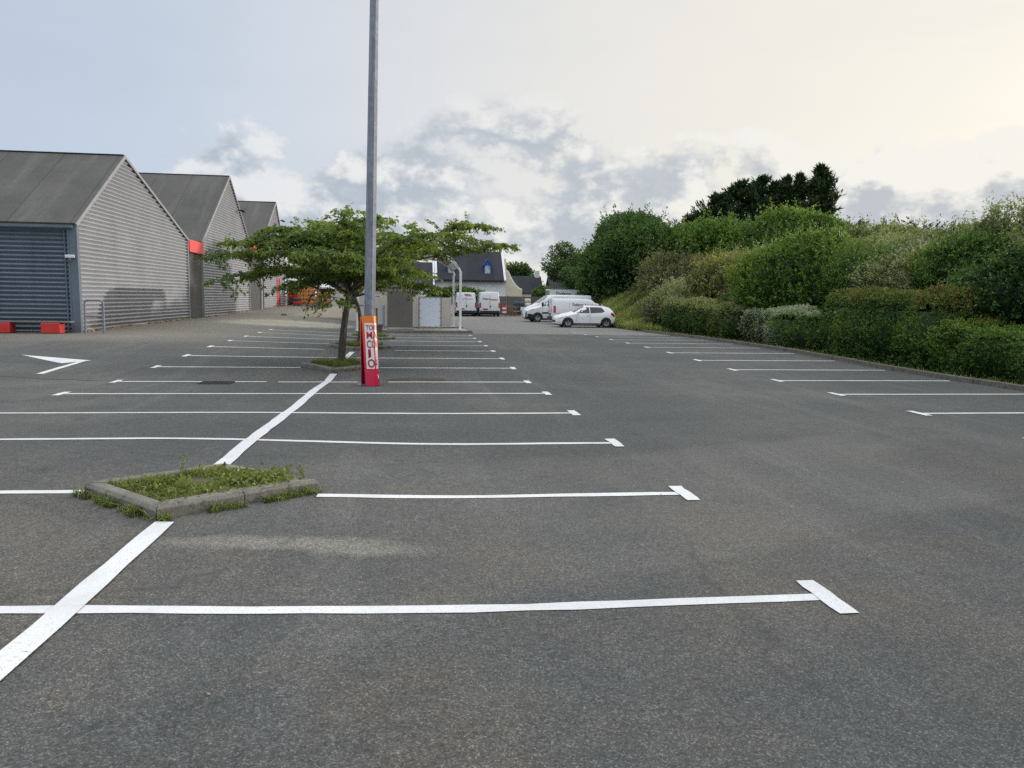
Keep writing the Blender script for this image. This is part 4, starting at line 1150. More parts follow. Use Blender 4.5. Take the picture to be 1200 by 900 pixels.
# ------------------------------------------------------------------ far trees and bushes
def leafy_tree(label, x, y, H_, r, seed, mat='far', name='broadleaf_tree', group='trees behind the car park', clumps=26, trunk=.35, L=.34):
    rng = np.random.default_rng(seed); rr = random.Random(seed)
    root = thing(name, label, 'tree', (x, y, G(min(x, 14), y)), group=group)
    tr = MB(); top = H_ * trunk
    tr.tube([(0, 0, -.1), (.1, 0, top * .6), (.05, .1, top), (.1, 0, H_ * .7)], [.22, .18, .15, .05], 7)
    Vs, Ts = [], []
    for k in range(clumps):
        d = unit(rng.normal(size=(1, 3)))[0]; c = np.array([0, 0, H_ * (trunk + .5 * (1 - trunk))]) + d * np.array([r, r, H_ * (1 - trunk) * .5]) * rng.uniform(.55, .88)
        tr.tube([(.05, .05, top), tuple((np.array([0, 0, top]) + c) / 2), tuple(c)], [.08, .05, .02], 5, cap=False)
        cr = rng.uniform(.28, .46) * r; n = 260
        dd = unit(rng.normal(size=(n, 3))); P = c + dd * cr * rng.uniform(.55, 1.1, (n, 1)) * np.array([1, 1, .75])
        ax = unit(dd + rng.normal(size=(n, 3)) * .6)
        Vs.append(leaves(P, ax, rng.uniform(.6, 1.2, n) * L, L * .55, rng)); Ts.append(np.clip(.36 + dd[:, 2] * .2 + rng.normal(size=n) * .12 + rng.normal() * .08, .03, 1))
    tr.build('trunk', M['bark'], root)
    V = np.concatenate(Vs); np_mesh('crown', V, np.arange(len(V)).reshape(-1, 4), F[mat], np.concatenate(Ts), parent=root)
leafy_tree('tall loose green tree behind the box truck, left of the dark thicket', 19.6, 97, 8.6, 3.4, 11)
leafy_tree('lower dark green tree between the slate roofs and the dark thicket', 20.0, 88, 5.6, 3.0, 12, 'deep')
leafy_tree('small round bush tree beside the small slate roofed house', 15.6, 92, 3.4, 1.5, 13, trunk=.2)
leafy_tree('dark tree line clump far behind the slate roofs', 19.5, 150, 7.5, 5.5, 14, 'deep', L=.5)
leafy_tree('far low tree just visible right of the house chimney', 17.5, 135, 8.2, 2.8, 15, 'far', L=.45)
leafy_tree('distant tree above the fence behind the white vans', 26.0, 118, 8.8, 5.0, 16, 'deep', L=.45)
leafy_tree('leafy tree far left behind the warehouse yard', -9.0, 118, 6.0, 4.2, 17, 'far', L=.45)
leafy_tree('leafy tree far behind the ramp wall', -3.5, 122, 6.0, 4.4, 18, 'deep', L=.45)
B('yard_hedge', 'bushy green hedge showing above the cream fence behind the shelter', 'hedge', 4.3, 80.6, (2.7, .8, 1.0), 'hedge', 70, dens=40, sl=.3, L=.18, W=.09, zc=1.5)

# ------------------------------------------------------------------ panel island with shelter
def kerb_island(x0, x1, y0, y1, label, h=.13, nm='raised_island'):
    z = G((x0 + x1) / 2, y0); rt = thing(nm, label, 'traffic island', ((x0 + x1) / 2, (y0 + y1) / 2, z))
    lx_, ly_ = x1 - x0, y1 - y0; mb = MB()
    n = max(1, int(lx_)); 
    for i in range(n):
        for sy in (-1, 1): mb.box((-lx_ / 2 + (i + .5) * lx_ / n, sy * (ly_ / 2 - .07), h / 2 - .05), (lx_ / n - .012, .14, h + .1))
    n = max(1, int(ly_))
    for i in range(n):
        for sx in (-1, 1): mb.box((sx * (lx_ / 2 - .07), -ly_ / 2 + .14 + (i + .5) * (ly_ - .28) / n, h / 2 - .05), (.14, (ly_ - .28) / n - .012, h + .1))
    mb.build('kerb', M['kerb'], rt, bevel=.015)
    MB().box((0, 0, h / 2 - .06), (lx_ - .28, ly_ - .28, h + .08)).build('paving', M['concrete'], rt)
    return rt, z + h
_, ZI = kerb_island(-2.3, 2.78, 36.9, 40.2, 'long kerbed island carrying the taupe board and blank poster frame')
_, ZJ = kerb_island(-1.6, 2.75, 43.2, 44.6, 'small kerbed strip under the far shelter post')
tb = thing('taupe_screen', 'large blank taupe board standing left of the white poster frame', 'screen', (-.68, 37.9, ZI))
MB().box((0, 0, .93), (1.22, .10, 1.86)).build('board', M['board'], tb, bevel=.01)
MB().box((0, .16, .04), (1.3, .5, .08)).build('foot', M['concrete'], tb, bevel=.01)
pf = thing('poster_frame', 'blank white poster panel in a thin grey frame on two legs', 'poster panel', (.78, 38.4, ZI))
MB().box((0, 0, .83), (1.0, .03, 1.42)).build('poster', M['poster'], pf)
mb = MB()
for sx in (-1, 1): mb.box((sx * .545, 0, .80), (.05, .06, 1.60))
for z in (.09, 1.575): mb.box((0, 0, z), (1.036, .055, .045))
mb.build('frame', M['frame'], pf, bevel=.005)
for (x, z) in [(sx * .49, z) for sx in (-1, 1) for z in (.2, .55, .9, 1.25, 1.5)] + [(x, z) for x in (-.3, 0, .3) for z in (.14, 1.52)]:
    MB().box((x, -.02, z), (.035, .03, .035)).build('clip', M['frame'], pf)
ts = thing('trolley_shelter', 'white arched trolley shelter on slim white posts behind the trees', 'shelter', (0, 0, 0))
yA, yB = 38.05, 43.8; xr_, xl_ = 2.26, -2.72
for (x, y, zb) in ((xr_, yA, ZI), (xr_ - .06, yB, ZJ), (xl_, yA, G(xl_, yA)), (xl_, yB, G(xl_, yB))):
    MB().tube([(x, y, zb - .02), (x, y, 3.02)], .062, 10).build('post', M['white'], ts)
    MB().box((x, y, zb + .01), (.22, .22, .025)).build('foot_plate', M['white'], ts)
arc = [(xr_, 3.0), (xr_ - .07, 3.16), (xr_ - .35, 3.48), (xr_ - .9, 3.82), (-.23, 4.05), (xl_ + .9, 3.82), (xl_ + .35, 3.48), (xl_ + .07, 3.16), (xl_, 3.0)]
for y in (yA, yB): MB().tube([(x, y, z) for x, z in arc], .055, 8).build('arch', M['white'], ts)
mb = MB(); a2 = [(x, z + .11) for x, z in arc[1:-1]]
for i in range(len(a2) - 1):
    (xa, za), (xb, zb) = a2[i], a2[i + 1]
    mb.poly([(xa, yA - .1, za), (xb, yA - .1, zb), (xb, yB + .1, zb), (xa, yB + .1, za)])
rf = mb.build('roof', [M['white'], M['tan']], ts, angle=60)
sd = rf.modifiers.new('Solid', 'SOLIDIFY'); sd.thickness = .03; sd.material_offset = 1; sd.offset = 1
for (x, z) in ((xr_ - .35, 3.44), (xl_ + .35, 3.44), (-.23, 4.0)): MB().tube([(x, yA, z), (x, yB, z)], .03, 6).build('purlin', M['white'], ts)

cf = thing('cream_fence', 'cream panel fence running behind the poster frame', 'fence', (0, 46.5, G(1, 46.5)))
for i in range(4):
    MB().box((-2.2 + i * 1.25, 0, .95), (1.17, .06, 1.65)).build('panel', M['cream_pale'], cf, bevel=.01)
for i in range(5): MB().box((-2.82 + i * 1.25, 0, .92), (.08, .09, 1.84)).build('post', M['cream_pale'], cf, bevel=.006)
pt = thing('planter_pot', 'brown round planter pot beside the lamp post sign', 'plant pot', (-1.5, 32.4, G(-1.5, 32.4)))
MB().lathe([(0, 0), (.16, 0), (.2, .35), (.22, .44), (.24, .44), (.24, .50), (.20, .50), (.19, .44), (0, .44)], (0, 0, 0), 20).build('pot', M['pot'], pt)
MB().lathe([(0, .455), (.19, .455)], (0, 0, 0), 20).build('soil', M['soil'], pt)
bl = thing('bollard', 'blue grey steel bollard left of the taupe board', 'bollard', (-1.5, 38.6, ZI))
MB().tube([(0, 0, 0), (0, 0, 1.16)], .07, 10).build('post', M['blue_grey'], bl); MB().lathe([(.07, 0), (.055, .03), (0, .045)], (0, 0, 1.16), 10).build('cap', M['blue_grey'], bl)
bl = thing('bollard', 'thin dark brown post left of the blue grey bollard', 'bollard', (-1.85, 38.9, ZI))
MB().tube([(0, 0, 0), (0, 0, .95)], .05, 8).build('post', M['pot'], bl); MB().box((0, 0, .97), (.13, .13, .05)).build('cap', M['pot'], bl, bevel=.01)
bn2 = thing('litter_bin', 'dark blue litter bin hidden behind the sign and slim tree', 'bin', (-2.05, 33.5, G(-2.05, 33.5)))
MB().lathe([(0, 0), (.19, 0), (.23, .62), (.25, .66), (.25, .74), (.20, .74), (.18, .70), (0, .70)], (0, 0, 0), 16).build('body', plain('navy', (.02, .03, .06)), bn2)
MB().lathe([(.252, .60), (.262, .61), (.262, .65), (.252, .66)], (0, 0, 0), 16).build('rim', M['black'], bn2)

# ------------------------------------------------------------------ ramp, yard and shop front at left centre
rw = thing('ramp_wall', 'low cream rendered ramp wall rising to the right behind the trees', 'wall', (0, 52, 0))
za = G(-8.2, 52); 
MB().prism([(-8.25, za - .1), (-4.7, za - .1), (-4.7, 1.12), (-8.25, .44)], 'y', -.12, .12).build('sloping_wall', M['cream'], rw, bevel=.01)
MB().box((-3.45, .0, .60), (2.45, .22, 1.0)).build('end_wall', M['cream_pale'], rw, bevel=.01)
MB().box((-3.47, .0, 1.17), (2.6, .30, .09)).build('coping', M['frame'], rw, bevel=.01)
MB().box((-8.45, 0, .33), (.3, .36, .42)).build('bollard_stone', M['pilaster'], rw, bevel=.03)
dg_ = thing('yard_gate', 'brown boarded gate beside the ramp wall behind the tree trunks', 'gate', (-1.55, 52.2, G(-1.5, 52)))
for i in range(4): MB().box((-.52 + i * .35, 0, .60), (.32, .05, 1.1)).build('board', M['wood'], dg_, bevel=.006)
for z in (.3, .95): MB().box((0, .045, z), (1.4, .04, .09)).build('rail', M['wood'], dg_)
ps = thing('gate_pillar', 'short pale square pillar at the top of the ramp wall', 'pillar', (-5.5, 56.5, G(-5.5, 56.5)))
MB().box((0, 0, .95), (.7, .5, 1.9)).build('shaft', M['cream_pale'], ps, bevel=.015); MB().box((0, 0, 1.94), (.82, .62, .10)).build('cap', M['cream_pale'], ps, bevel=.015)
# pale sheds behind the yard
shd = thing('yard_shed', 'long low pale shed seen between the tree trunks', 'shed', (-3.2, 74, G(-3, 74)))
MB().box((0, 2.5, 1.2), (7.4, 5, 2.4)).build('wall', M['cream_pale'], shd)
MB().prism([(-.3, 2.40), (5.3, 2.40), (5.3, 2.5), (2.5, 3.3), (-.3, 2.52)], 'x', -3.9, 3.9).build('roof', M['slate'], shd)
for x in (-2.4, -.4, 1.8):
    w_ = MB().box((x, -.012, 1.25), (.95, .06, 1.0)).build('window', M['white'], shd, bevel=.01); MB().box((x, -.05, 1.25), (.80, .02, .85)).build('pane', M['glass'], w_)
# shop opening beside the last gable
sf = thing('glass_shopfront', 'white framed glazed bay at the far end of the warehouse', 'shop front', (-10.9, 76.4, G(-11, 76.4)))
mb = MB()
for x in (-1.15, 0, 1.15): mb.box((x, 0, 1.15), (.14, .14, 2.3))
mb.box((0, 0, 2.36), (2.5, .16, .14)); mb.build('frame', M['white'], sf, bevel=.01)
MB().box((-.57, .02, 1.12), (1.0, .03, 2.2)).build('pane', M['glass'], sf)
MB().box((0, 1.3, 1.2), (2.5, .1, 2.5)).build('back_wall', M['cream_pale'], sf)
def stack(name, label, cat, x, y, mat, nx, nz, sz, seed, grp='goods displayed outside the shop', z=None):
    rr = random.Random(seed); rt = thing(name, label, cat, (x, y, G(x, y) if z is None else z), group=grp)
    for i in range(nz):
        mb = MB()
        for j in range(nx):
            mb.box(((j - (nx - 1) / 2) * sz[0] + rr.uniform(-.03, .03), rr.uniform(-.03, .03), .14 + (i + .5) * sz[2]), (sz[0] * .96, sz[1], sz[2] * .92), rz=rr.uniform(-.05, .05))
        mb.build('layer', mat if not isinstance(mat, list) else mat[i % len(mat)], rt, bevel=min(sz) * .22)
    mb = MB(); w_ = nx * sz[0]
    for k in range(5): mb.box((0, -.4 + k * .2, .115), (w_, .12, .025))
    for k in (-1, 0, 1): mb.box((k * w_ * .45, 0, .05), (.1, .9, .10))
    mb.build('pallet', M['wood'], rt); return rt
stack('goods_pallet', 'pallet of orange sacks behind the shop glazing', 'pallet of goods', -11.4, 75.6, [M['teal'], M['red'], M['orange'], M['orange']], 2, 4, (.5, .7, .45), 1)
stack('goods_pallet', 'pallet of stacked orange sacks right of the glazed bay', 'pallet of goods', -10.0, 74.4, M['orange'], 3, 5, (.5, .8, .36), 2)
stack('goods_pallet', 'second orange sack pallet partly hidden by leaves', 'pallet of goods', -8.4, 74.8, [M['orange'], M['wood']], 3, 4, (.5, .8, .4), 3)
stack('goods_pallet', 'low red goods pallet at the foot of the glazed bay', 'pallet of goods', -10.75, 73.6, [M['red'], M['teal']], 1, 2, (.7, .7, .3), 4)

def bicycle(x, y, rz, label):
    rt = thing('bicycle', label, 'bicycle', (x, y, G(x, y)), rz, 'bicycles parked above the ramp')
    for cx in (-.52, .52):
        mb = MB(); n = 20; ring = [(cx + .32 * math.cos(i * 2 * math.pi / n), 0, .33 + .32 * math.sin(i * 2 * math.pi / n)) for i in range(n + 1)]
        mb.tube(ring, .018, 5, cap=False)
        for i in range(0, n, 2): mb.tube([(cx, 0, .33), ring[i]], .004, 3, cap=False)
        mb.build('wheel', M['rubber'], rt)
    mb = MB(); a, b, c, d, e = (-.52, 0, .33), (-.1, 0, .30), (-.2, 0, .82), (.38, 0, .80), (.52, 0, .33)
    for p, q in ((a, b), (a, c), (b, c), (b, d), (c, d), (d, e)): mb.tube([p, q], .017, 6)
    mb.build('frame', M['black'], rt)
    MB().tube([(.36, 0, .80), (.33, 0, .98), (.33, -.26, 1.0)], .014, 5).tube([(.33, 0, .98), (.33, .26, 1.0)], .014, 5).build('handlebar', M['alloy'], rt)
    MB().box((-.24, 0, .92), (.26, .12, .05)).build('saddle', M['black'], rt, bevel=.02)
    return rt
for i, (x, y, rz, lb) in enumerate(((-8.0, 62.5, .5, 'leftmost dark bicycle standing above the ramp wall'), (-7.35, 62.0, .9, 'middle bicycle of the three above the ramp wall'), (-6.7, 61.6, 1.2, 'rightmost bicycle of the three, nearest the pale pillar'))):
    bicycle(x, y, rz, lb)

# ------------------------------------------------------------------ houses at the back
hs = thing('slate_house', 'white house with steep slate roof and blue trimmed dormers', 'house', (0, 86, G(6, 86)))
x0, x1, ze, zr = 2.3, 10.15, 3.72, 7.05
MB().box(((x0 + x1) / 2, 3.5, ze / 2), (x1 - x0, 7.0, ze)).build('wall', M['white_wall'], hs)
MB().prism([(0.02, ze), (6.98, ze), (3.5, zr - .08)], 'x', x1 - .32, x1 - .01).build('gable_wall', M['white_wall'], hs)
MB().prism([(0.02, ze), (6.98, ze), (3.5, zr - .08)], 'x', x0 + .01, x0 + .32).build('gable_wall', M['white_wall'], hs)
MB().prism([(-.25, ze - .10), (-.25, ze + .06), (3.5, zr + .10), (7.25, ze + .06), (7.25, ze - .10), (3.5, zr - .06)], 'x', x0 + .22, x1 - .22).build('roof', M['slate'], hs)
for x in (x0 + .1, x1 - .1):
    mb = MB(); mb.prism([(-.30, ze - .18), (-.30, ze + .16), (3.5, zr + .24), (7.3, ze + .16), (7.3, ze - .18), (3.5, zr - .10)], 'x', x - .12, x + .12); mb.build('verge', M['white_wall'], hs)
for (x, w_) in ((8.15, .78), (4.05, .78)):
    dm = MB(); dm.prism([(x - w_ / 2, 4.15), (x + w_ / 2, 4.15), (x + w_ / 2, 5.42), (x, 5.98), (x - w_ / 2, 5.42)], 'y', .62, 2.4); dmo = dm.build('dormer', M['blue'], hs)
    MB().box((x, .60, 4.80), (w_ * .74, .06, 1.15)).build('window', M['glass_blue'], dmo)
    mb = MB().prism([(x - w_ / 2 - .1, 5.36), (x, 6.02), (x + w_ / 2 + .1, 5.36), (x + w_ / 2 + .1, 5.46), (x, 6.14), (x - w_ / 2 - .1, 5.46)], 'y', .52, 2.5); mb.build('dormer_roof', M['blue'], dmo)
MB().box((8.2, -.02, 2.15), (1.25, .10, .55)).build('blue_awning', M['blue'], hs, bevel=.02)
MB().box((8.2, -.03, 1.0), (1.0, .08, 1.75)).build('door', M['blue'], hs)
MB().box((5.2, -.03, 1.35), (1.1, .08, 1.2)).build('window', M['glass'], hs)
MB().box(((x0 + x1) / 2, -.36, ze - .10), (x1 - x0, .14, .12)).build('gutter', M['slate'], hs)
MB().box((x1 + .25, 4.6, 5.4), (.55, .8, 2.0)).build('chimney', M['cream'], hs, bevel=.02)
# lower left wing
lw = thing('slate_house', 'lower slate roofed wing half hidden by the tree left of the dormers', 'house', (0, 85, G(0, 85)))
MB().box((-1.9, 3, 1.5), (8.0, 6, 3.0)).build('wall', M['white_wall'], lw)
MB().prism([(-.2, 2.95), (-.2, 3.1), (3, 5.7), (6.2, 3.1), (6.2, 2.95), (3, 5.55)], 'x', -6.0, 2.05).build('roof', M['slate'], lw)
MB().prism([(-.25, 2.9), (-.25, 3.2), (3, 5.85), (6.25, 3.2), (6.25, 2.9), (3, 5.5)], 'x', 2.05, 2.22).build('verge', M['white_wall'], lw)
w_ = MB().box((-.9, .72, 3.95), (1.0, .08, .8), rx=-R(52)).build('skylight', M['white'], lw); MB().box((-.9, .68, 3.98), (.84, .08, .64), rx=-R(52)).build('pane', M['glass_blue'], w_)
# swooping cream garden wall
sw = thing('garden_wall', 'cream wall with swooping top beside the slate house', 'wall', (0, 86.3, G(11, 86)))
pts = [(10.2, -.1), (12.05, -.1), (12.05, 2.75), (11.7, 2.9), (11.3, 3.25), (10.95, 3.75), (10.65, 4.3), (10.42, 4.75), (10.2, 4.9)]
MB().prism([(p[0], p[1]) for p in pts], 'y', -.0, .3).build('wall_body', M['cream'], sw)
cp = [(10.2, 4.9), (10.42, 4.75), (10.65, 4.3), (10.95, 3.75), (11.3, 3.25), (11.7, 2.9), (12.05, 2.75)]
MB().tube([(p[0], .15, p[1] + .03) for p in cp], .09, 6).build('coping', M['white_wall'], sw)
for (x, y, w_, lab, zt) in ((14.4, 97, 3.6, 'small far house with plain slate roof right of the swooping wall', 4.7), (20.2, 104, 3.4, 'distant grey roofed house glimpsed among the trees', 4.9)):
    h2 = thing('small_house', lab, 'house', (x, y, G(14, y)))
    MB().box((0, 2.5, 1.25), (w_, 5, 2.5)).build('wall', M['white_wall'], h2)
    MB().prism([(-.2, 2.4), (-.2, 2.55), (2.5, zt), (5.2, 2.55), (5.2, 2.4), (2.5, zt - .15)], 'x', -w_ / 2 - .1, w_ / 2 + .1).build('roof', M['slate'], h2)
    MB().box((w_ / 2 - .4, 2.5, zt + .2), (.6, .5, 1.0)).build('chimney', M['white_wall'], h2, bevel=.02)
    w3 = MB().box((0, -.02, 1.5), (.9, .08, .9)).build('window', M['white'], h2); MB().box((0, -.07, 1.5), (.74, .03, .74)).build('pane', M['glass'], w3)
# grey fence of the yard with clutter before it
fz = thing('board_fence', 'weathered grey board fence behind the vans and pallets', 'fence', (0, 82, G(10, 82)))
for i in range(7):
    mb = MB()
    for j in range(8): mb.box((4.6 + i * 1.75 + (j + .5) * .21, 0, 1.02), (.20, .035, 1.98))
    mb.build('panel', M['fence'], fz); MB().box((4.6 + i * 1.75, -.03, 1.05), (.10, .10, 2.1)).build('post', M['fence'], fz)
YG = 'yard clutter before the grey fence'
def pallets(x, y, n, label, seed):
    rr = random.Random(seed); rt = thing('pallet_stack', label, 'pallets', (x, y, G(x, y)), rr.uniform(-.1, .1), YG)
    for i in range(n):
        mb = MB(); z = i * .145; ox, oy = rr.uniform(-.04, .04), rr.uniform(-.04, .04)
        for k in range(5): mb.box((ox, oy - .4 + k * .2, z + .13), (1.2, .1, .022))
        for k in (-1, 0, 1):
            mb.box((ox + k * .54, oy, z + .06), (.1, 1.0, .10)); 
        for k in (-1, 0, 1): mb.box((ox, oy + k * .42, z + .011), (1.2, .1, .02))
        mb.build('pallet', M['wood'], rt)
pallets(9.75, 78.2, 7, 'tall stack of brown wooden pallets right of the vans', 1)
pallets(12.9, 80.2, 9, 'stack of pale pallets behind the front of the nosed van', 2)
rb = thing('barrier_board', 'red and white striped barrier leaning by the pallets', 'barrier', (9.0, 77.2, G(9, 77.2)))
for i in range(4): MB().box((0, 0, .42 + i * .19), (.42, .04, .18)).build('stripe_board', M['red'] if i % 2 else M['white'], rb)
for sx in (-1, 1): MB().box((sx * .17, .05, .6), (.05, .05, 1.2)).build('leg', M['frame'], rb)
stack('crate_stack', 'dark teal crates stacked against the grey fence', 'crates', 10.9, 80.4, M['teal'], 2, 3, (.6, .6, .45), 9, YG)
stack('crate_stack', 'pale boxes stacked against the fence left of the nosed van', 'crates', 11.9, 80.8, [M['white'], M['cream']], 1, 4, (.6, .6, .42), 10, YG)
tl = thing('flat_trailer', 'small white utility trailer parked before the grey fence', 'trailer', (11.6, 76.5, G(11.6, 76.5)))
MB().box((0, 0, .62), (1.9, 1.1, .06)).build('deck', M['frame'], tl)
mb = MB()
for sy in (-.55, .55): mb.box((0, sy, .78), (1.9, .04, .30))
for sx in (-.95, .95): mb.box((sx, 0, .78), (.04, 1.06, .29))
mb.build('side_panels', M['white'], tl, bevel=.01)
for sy in (-.62, .62): MB().lathe([(0, -.07), (.2, -.07), (.28, -.05), (.28, .05), (.2, .07), (0, .07)], (0, sy, .29), 16, 'y').build('wheel', M['rubber'], tl)
MB().tube([(-.95, 0, .55), (-1.7, 0, .48)], .04, 6).build('drawbar', M['frame'], tl)

# ------------------------------------------------------------------ vehicles
def wheel(parent, x, y, r, out):
    """out = +1/-1 direction of the visible face along y"""
    t = MB().lathe([(r * .60, -.10), (r * .95, -.10), (r, -.07), (r, .07), (r * .95, .10), (r * .60, .10)], (x, y, r), 24, 'y').build('wheel', M['rubber'], parent)
    mb = MB().lathe([(0, .03), (r * .16, .035), (r * .2, .06), (r * .55, .06), (r * .64, .09), (r * .64, -.05), (0, -.05)], (0, 0, 0), 24, 'y')
    for k in range(5):
        a = k * 2 * math.pi / 5 + .3
        mb.box((math.cos(a) * r * .36, .078, math.sin(a) * r * .36), (r * .46, .03, r * .13), ry=-a)
    for i, v in enumerate(mb.v): mb.v[i] = (x + v[0], y + v[1] * out, r + v[2])
    mb.build('rim', M['alloy'], t)

def loft_body(st, closed_ends=True):
    """st: list of (x, [half-section (y,z) from sill to roof centre]) -> body mesh"""
    mb = MB(); n = len(st[0][1]); vs = []; ring = 2 * n - 1
    for x, sec in st:
        full = [(-y, z) for y, z in sec] + [(y, z) for y, z in sec[-2::-1]]
        vs += [(x, y, z) for y, z in full]
    fs = []
    for i in range(len(st) - 1):
        for k in range(ring - 1): a = i * ring + k; fs.append([a, a + 1, a + ring + 1, a + ring])
        fs.append([i * ring, i * ring + ring - 1, (i + 1) * ring + ring - 1, (i + 1) * ring])
    fs.append(list(range(ring))); fs.append([(len(st) - 1) * ring + k for k in range(ring)][::-1])
    return mb.add(vs, fs)

def side_patch(name, pts, y, mat, parent, th=.012):
    """thin plate on both sides following the half-width function y(x, z)"""
    import bmesh
    bm = bmesh.new(); f = bm.faces.new([bm.verts.new((x, 0, z)) for x, z in pts])
    bmesh.ops.triangulate(bm, faces=[f]); 
    for _ in range(2): bmesh.ops.subdivide_edges(bm, edges=bm.edges[:], cuts=1, use_grid_fill=True)
    bmesh.ops.triangulate(bm, faces=bm.faces[:])
    bm.verts.index_update(); V = [v.co.copy() for v in bm.verts]; Fs = [[v.index for v in q.verts] for q in bm.faces]
    be = [(e.verts[0].index, e.verts[1].index) for e in bm.edges if len(e.link_faces) == 1]; bm.free()
    for sg_ in (-1, 1):
        n = len(V)
        vs = [(v.x, sg_ * (y(v.x, v.z) - .01), v.z) for v in V] + [(v.x, sg_ * (y(v.x, v.z) + th), v.z) for v in V]
        MB().add(vs, [[i + n for i in q] for q in Fs] + [[a, b, b + n, a + n] for a, b in be]).build(name, mat, parent)

# --- hatchback: nose at -x
def hatchback(label, loc, rz):
    rt = thing('parked_car', label, 'car', loc, rz)
    def sec(w, zb, zs, zw, wr, zr):
        return [(w * .90, zb), (w, zb + .10), (w, (zb + zs) / 2 + .05), (w * .975, zs), (wr + .02, zw - .03), (wr, zw), (wr * .55, zr - .015), (0, zr)]
    st = [(-1.98, sec(.50, .30, .52, .56, .42, .60)), (-1.93, sec(.66, .24, .60, .66, .55, .69)), (-1.72, sec(.80, .20, .68, .76, .66, .80)),
          (-1.35, sec(.855, .19, .75, .85, .70, .90)), (-.92, sec(.865, .19, .83, .93, .70, .99)), (-.78, sec(.868, .19, .86, .97, .68, 1.04)), (-.45, sec(.87, .19, .88, 1.17, .62, 1.22)),
          (-.05, sec(.87, .19, .90, 1.36, .555, 1.41)), (.35, sec(.87, .19, .91, 1.41, .54, 1.46)), (.85, sec(.87, .19, .93, 1.40, .54, 1.45)),
          (1.30, sec(.865, .20, .96, 1.36, .54, 1.41)), (1.60, sec(.85, .22, .97, 1.28, .54, 1.33)), (1.82, sec(.82, .26, .96, 1.08, .58, 1.12)), (1.94, sec(.76, .32, .80, .90, .60, .92)), (1.98, sec(.66, .36, .66, .70, .55, .72))]
    loft_body(st).build('body', M['car_white'], rt, angle=38)
    def yw(x, z):
        i = max(0, min(len(st) - 2, next((k for k in range(len(st) - 1) if st[k + 1][0] >= x), len(st) - 2)))
        t = (x - st[i][0]) / (st[i + 1][0] - st[i][0])
        def at(s): zs = [p[1] for p in s]; ys_ = [p[0] for p in s]; return float(np.interp(z, zs, ys_))
        return at(st[i][1]) * (1 - t) + at(st[i + 1][1]) * t
    f = lambda x, z: yw(x, z) + .004
    MB().box((0, 0, .20), (3.5, 1.45, .14)).build('underbody_shade_box', M['black'], rt)  # dark box added under the car to block light and deepen its contact shadow
    side_patch('side_window', [(-.62, .93), (.20, .94), (.20, 1.31), (.02, 1.31), (-.22, 1.22)], f, M['glass'], rt)
    side_patch('side_window', [(.26, .94), (1.02, .98), (1.22, 1.06), (1.05, 1.29), (.75, 1.32), (.26, 1.32)], f, M['glass'], rt)
    side_patch('sill_trim', [(-.92, .22), (.92, .22), (.92, .29), (-.92, .29)], f, M['black'], rt)
    side_patch('door_seam', [(.225, .30), (.24, .30), (.24, .92), (.225, .92)], f, M['frame'], rt, .004)
    side_patch('door_seam', [(-.72, .34), (-.705, .34), (-.63, .90), (-.645, .90)], f, M['frame'], rt, .004)
    side_patch('door_handle', [(.02, .80), (.17, .80), (.17, .83), (.02, .83)], f, M['car_white'], rt, .03)
    side_patch('headlight', [(-1.88, .62), (-1.80, .56), (-1.45, .68), (-1.28, .80), (-1.40, .80), (-1.72, .72)], f, M['lamp_glass'], rt)
    side_patch('tail_light', [(1.60, .88), (1.84, .70), (1.90, .74), (1.86, .96), (1.66, 1.00)], f, M['tail'], rt)
    for x in (-1.24, 1.30):
        arc = [(x + .375 * math.cos(a), .30 + .375 * math.sin(a)) for a in [math.pi * k / 12 for k in range(13)]]
        side_patch('wheel_arch', arc + [(x - .375, .20), (x + .375, .20)][::1] if False else [(x + .375, .20)] + arc + [(x - .375, .20)], f, M['black'], rt, .006)
        for s in (-1, 1): wheel(rt, x, s * (.80), .305, s)
    for s in (-1, 1):
        MB().box((-.62, s * .95, .98), (.14, .20, .13)).build('mirror', M['car_white'], rt, bevel=.03)
    mb = MB().poly([(-.80, -.58, 1.045), (-.80, .58, 1.045), (-.10, .47, 1.40), (-.10, -.47, 1.40)]); mb.build('windscreen', M['glass'], rt)
    mb = MB().poly([(1.615, -.46, 1.325), (1.615, .46, 1.325), (1.835, .52, 1.11), (1.835, -.52, 1.11)]); mb.build('rear_window', M['glass'], rt)
    MB().box((-1.975, 0, .40), (.03, .9, .14)).build('grille', M['black'], rt, bevel=.01)
    MB().box((1.985, 0, .58), (.02, .5, .11)).build('number_plate', M['sign_white'], rt)
    return rt
hatchback('small white hatchback parked nose left beside the grass bank', (11.0, 49.6, G(11, 49.6) + .0), R(3))

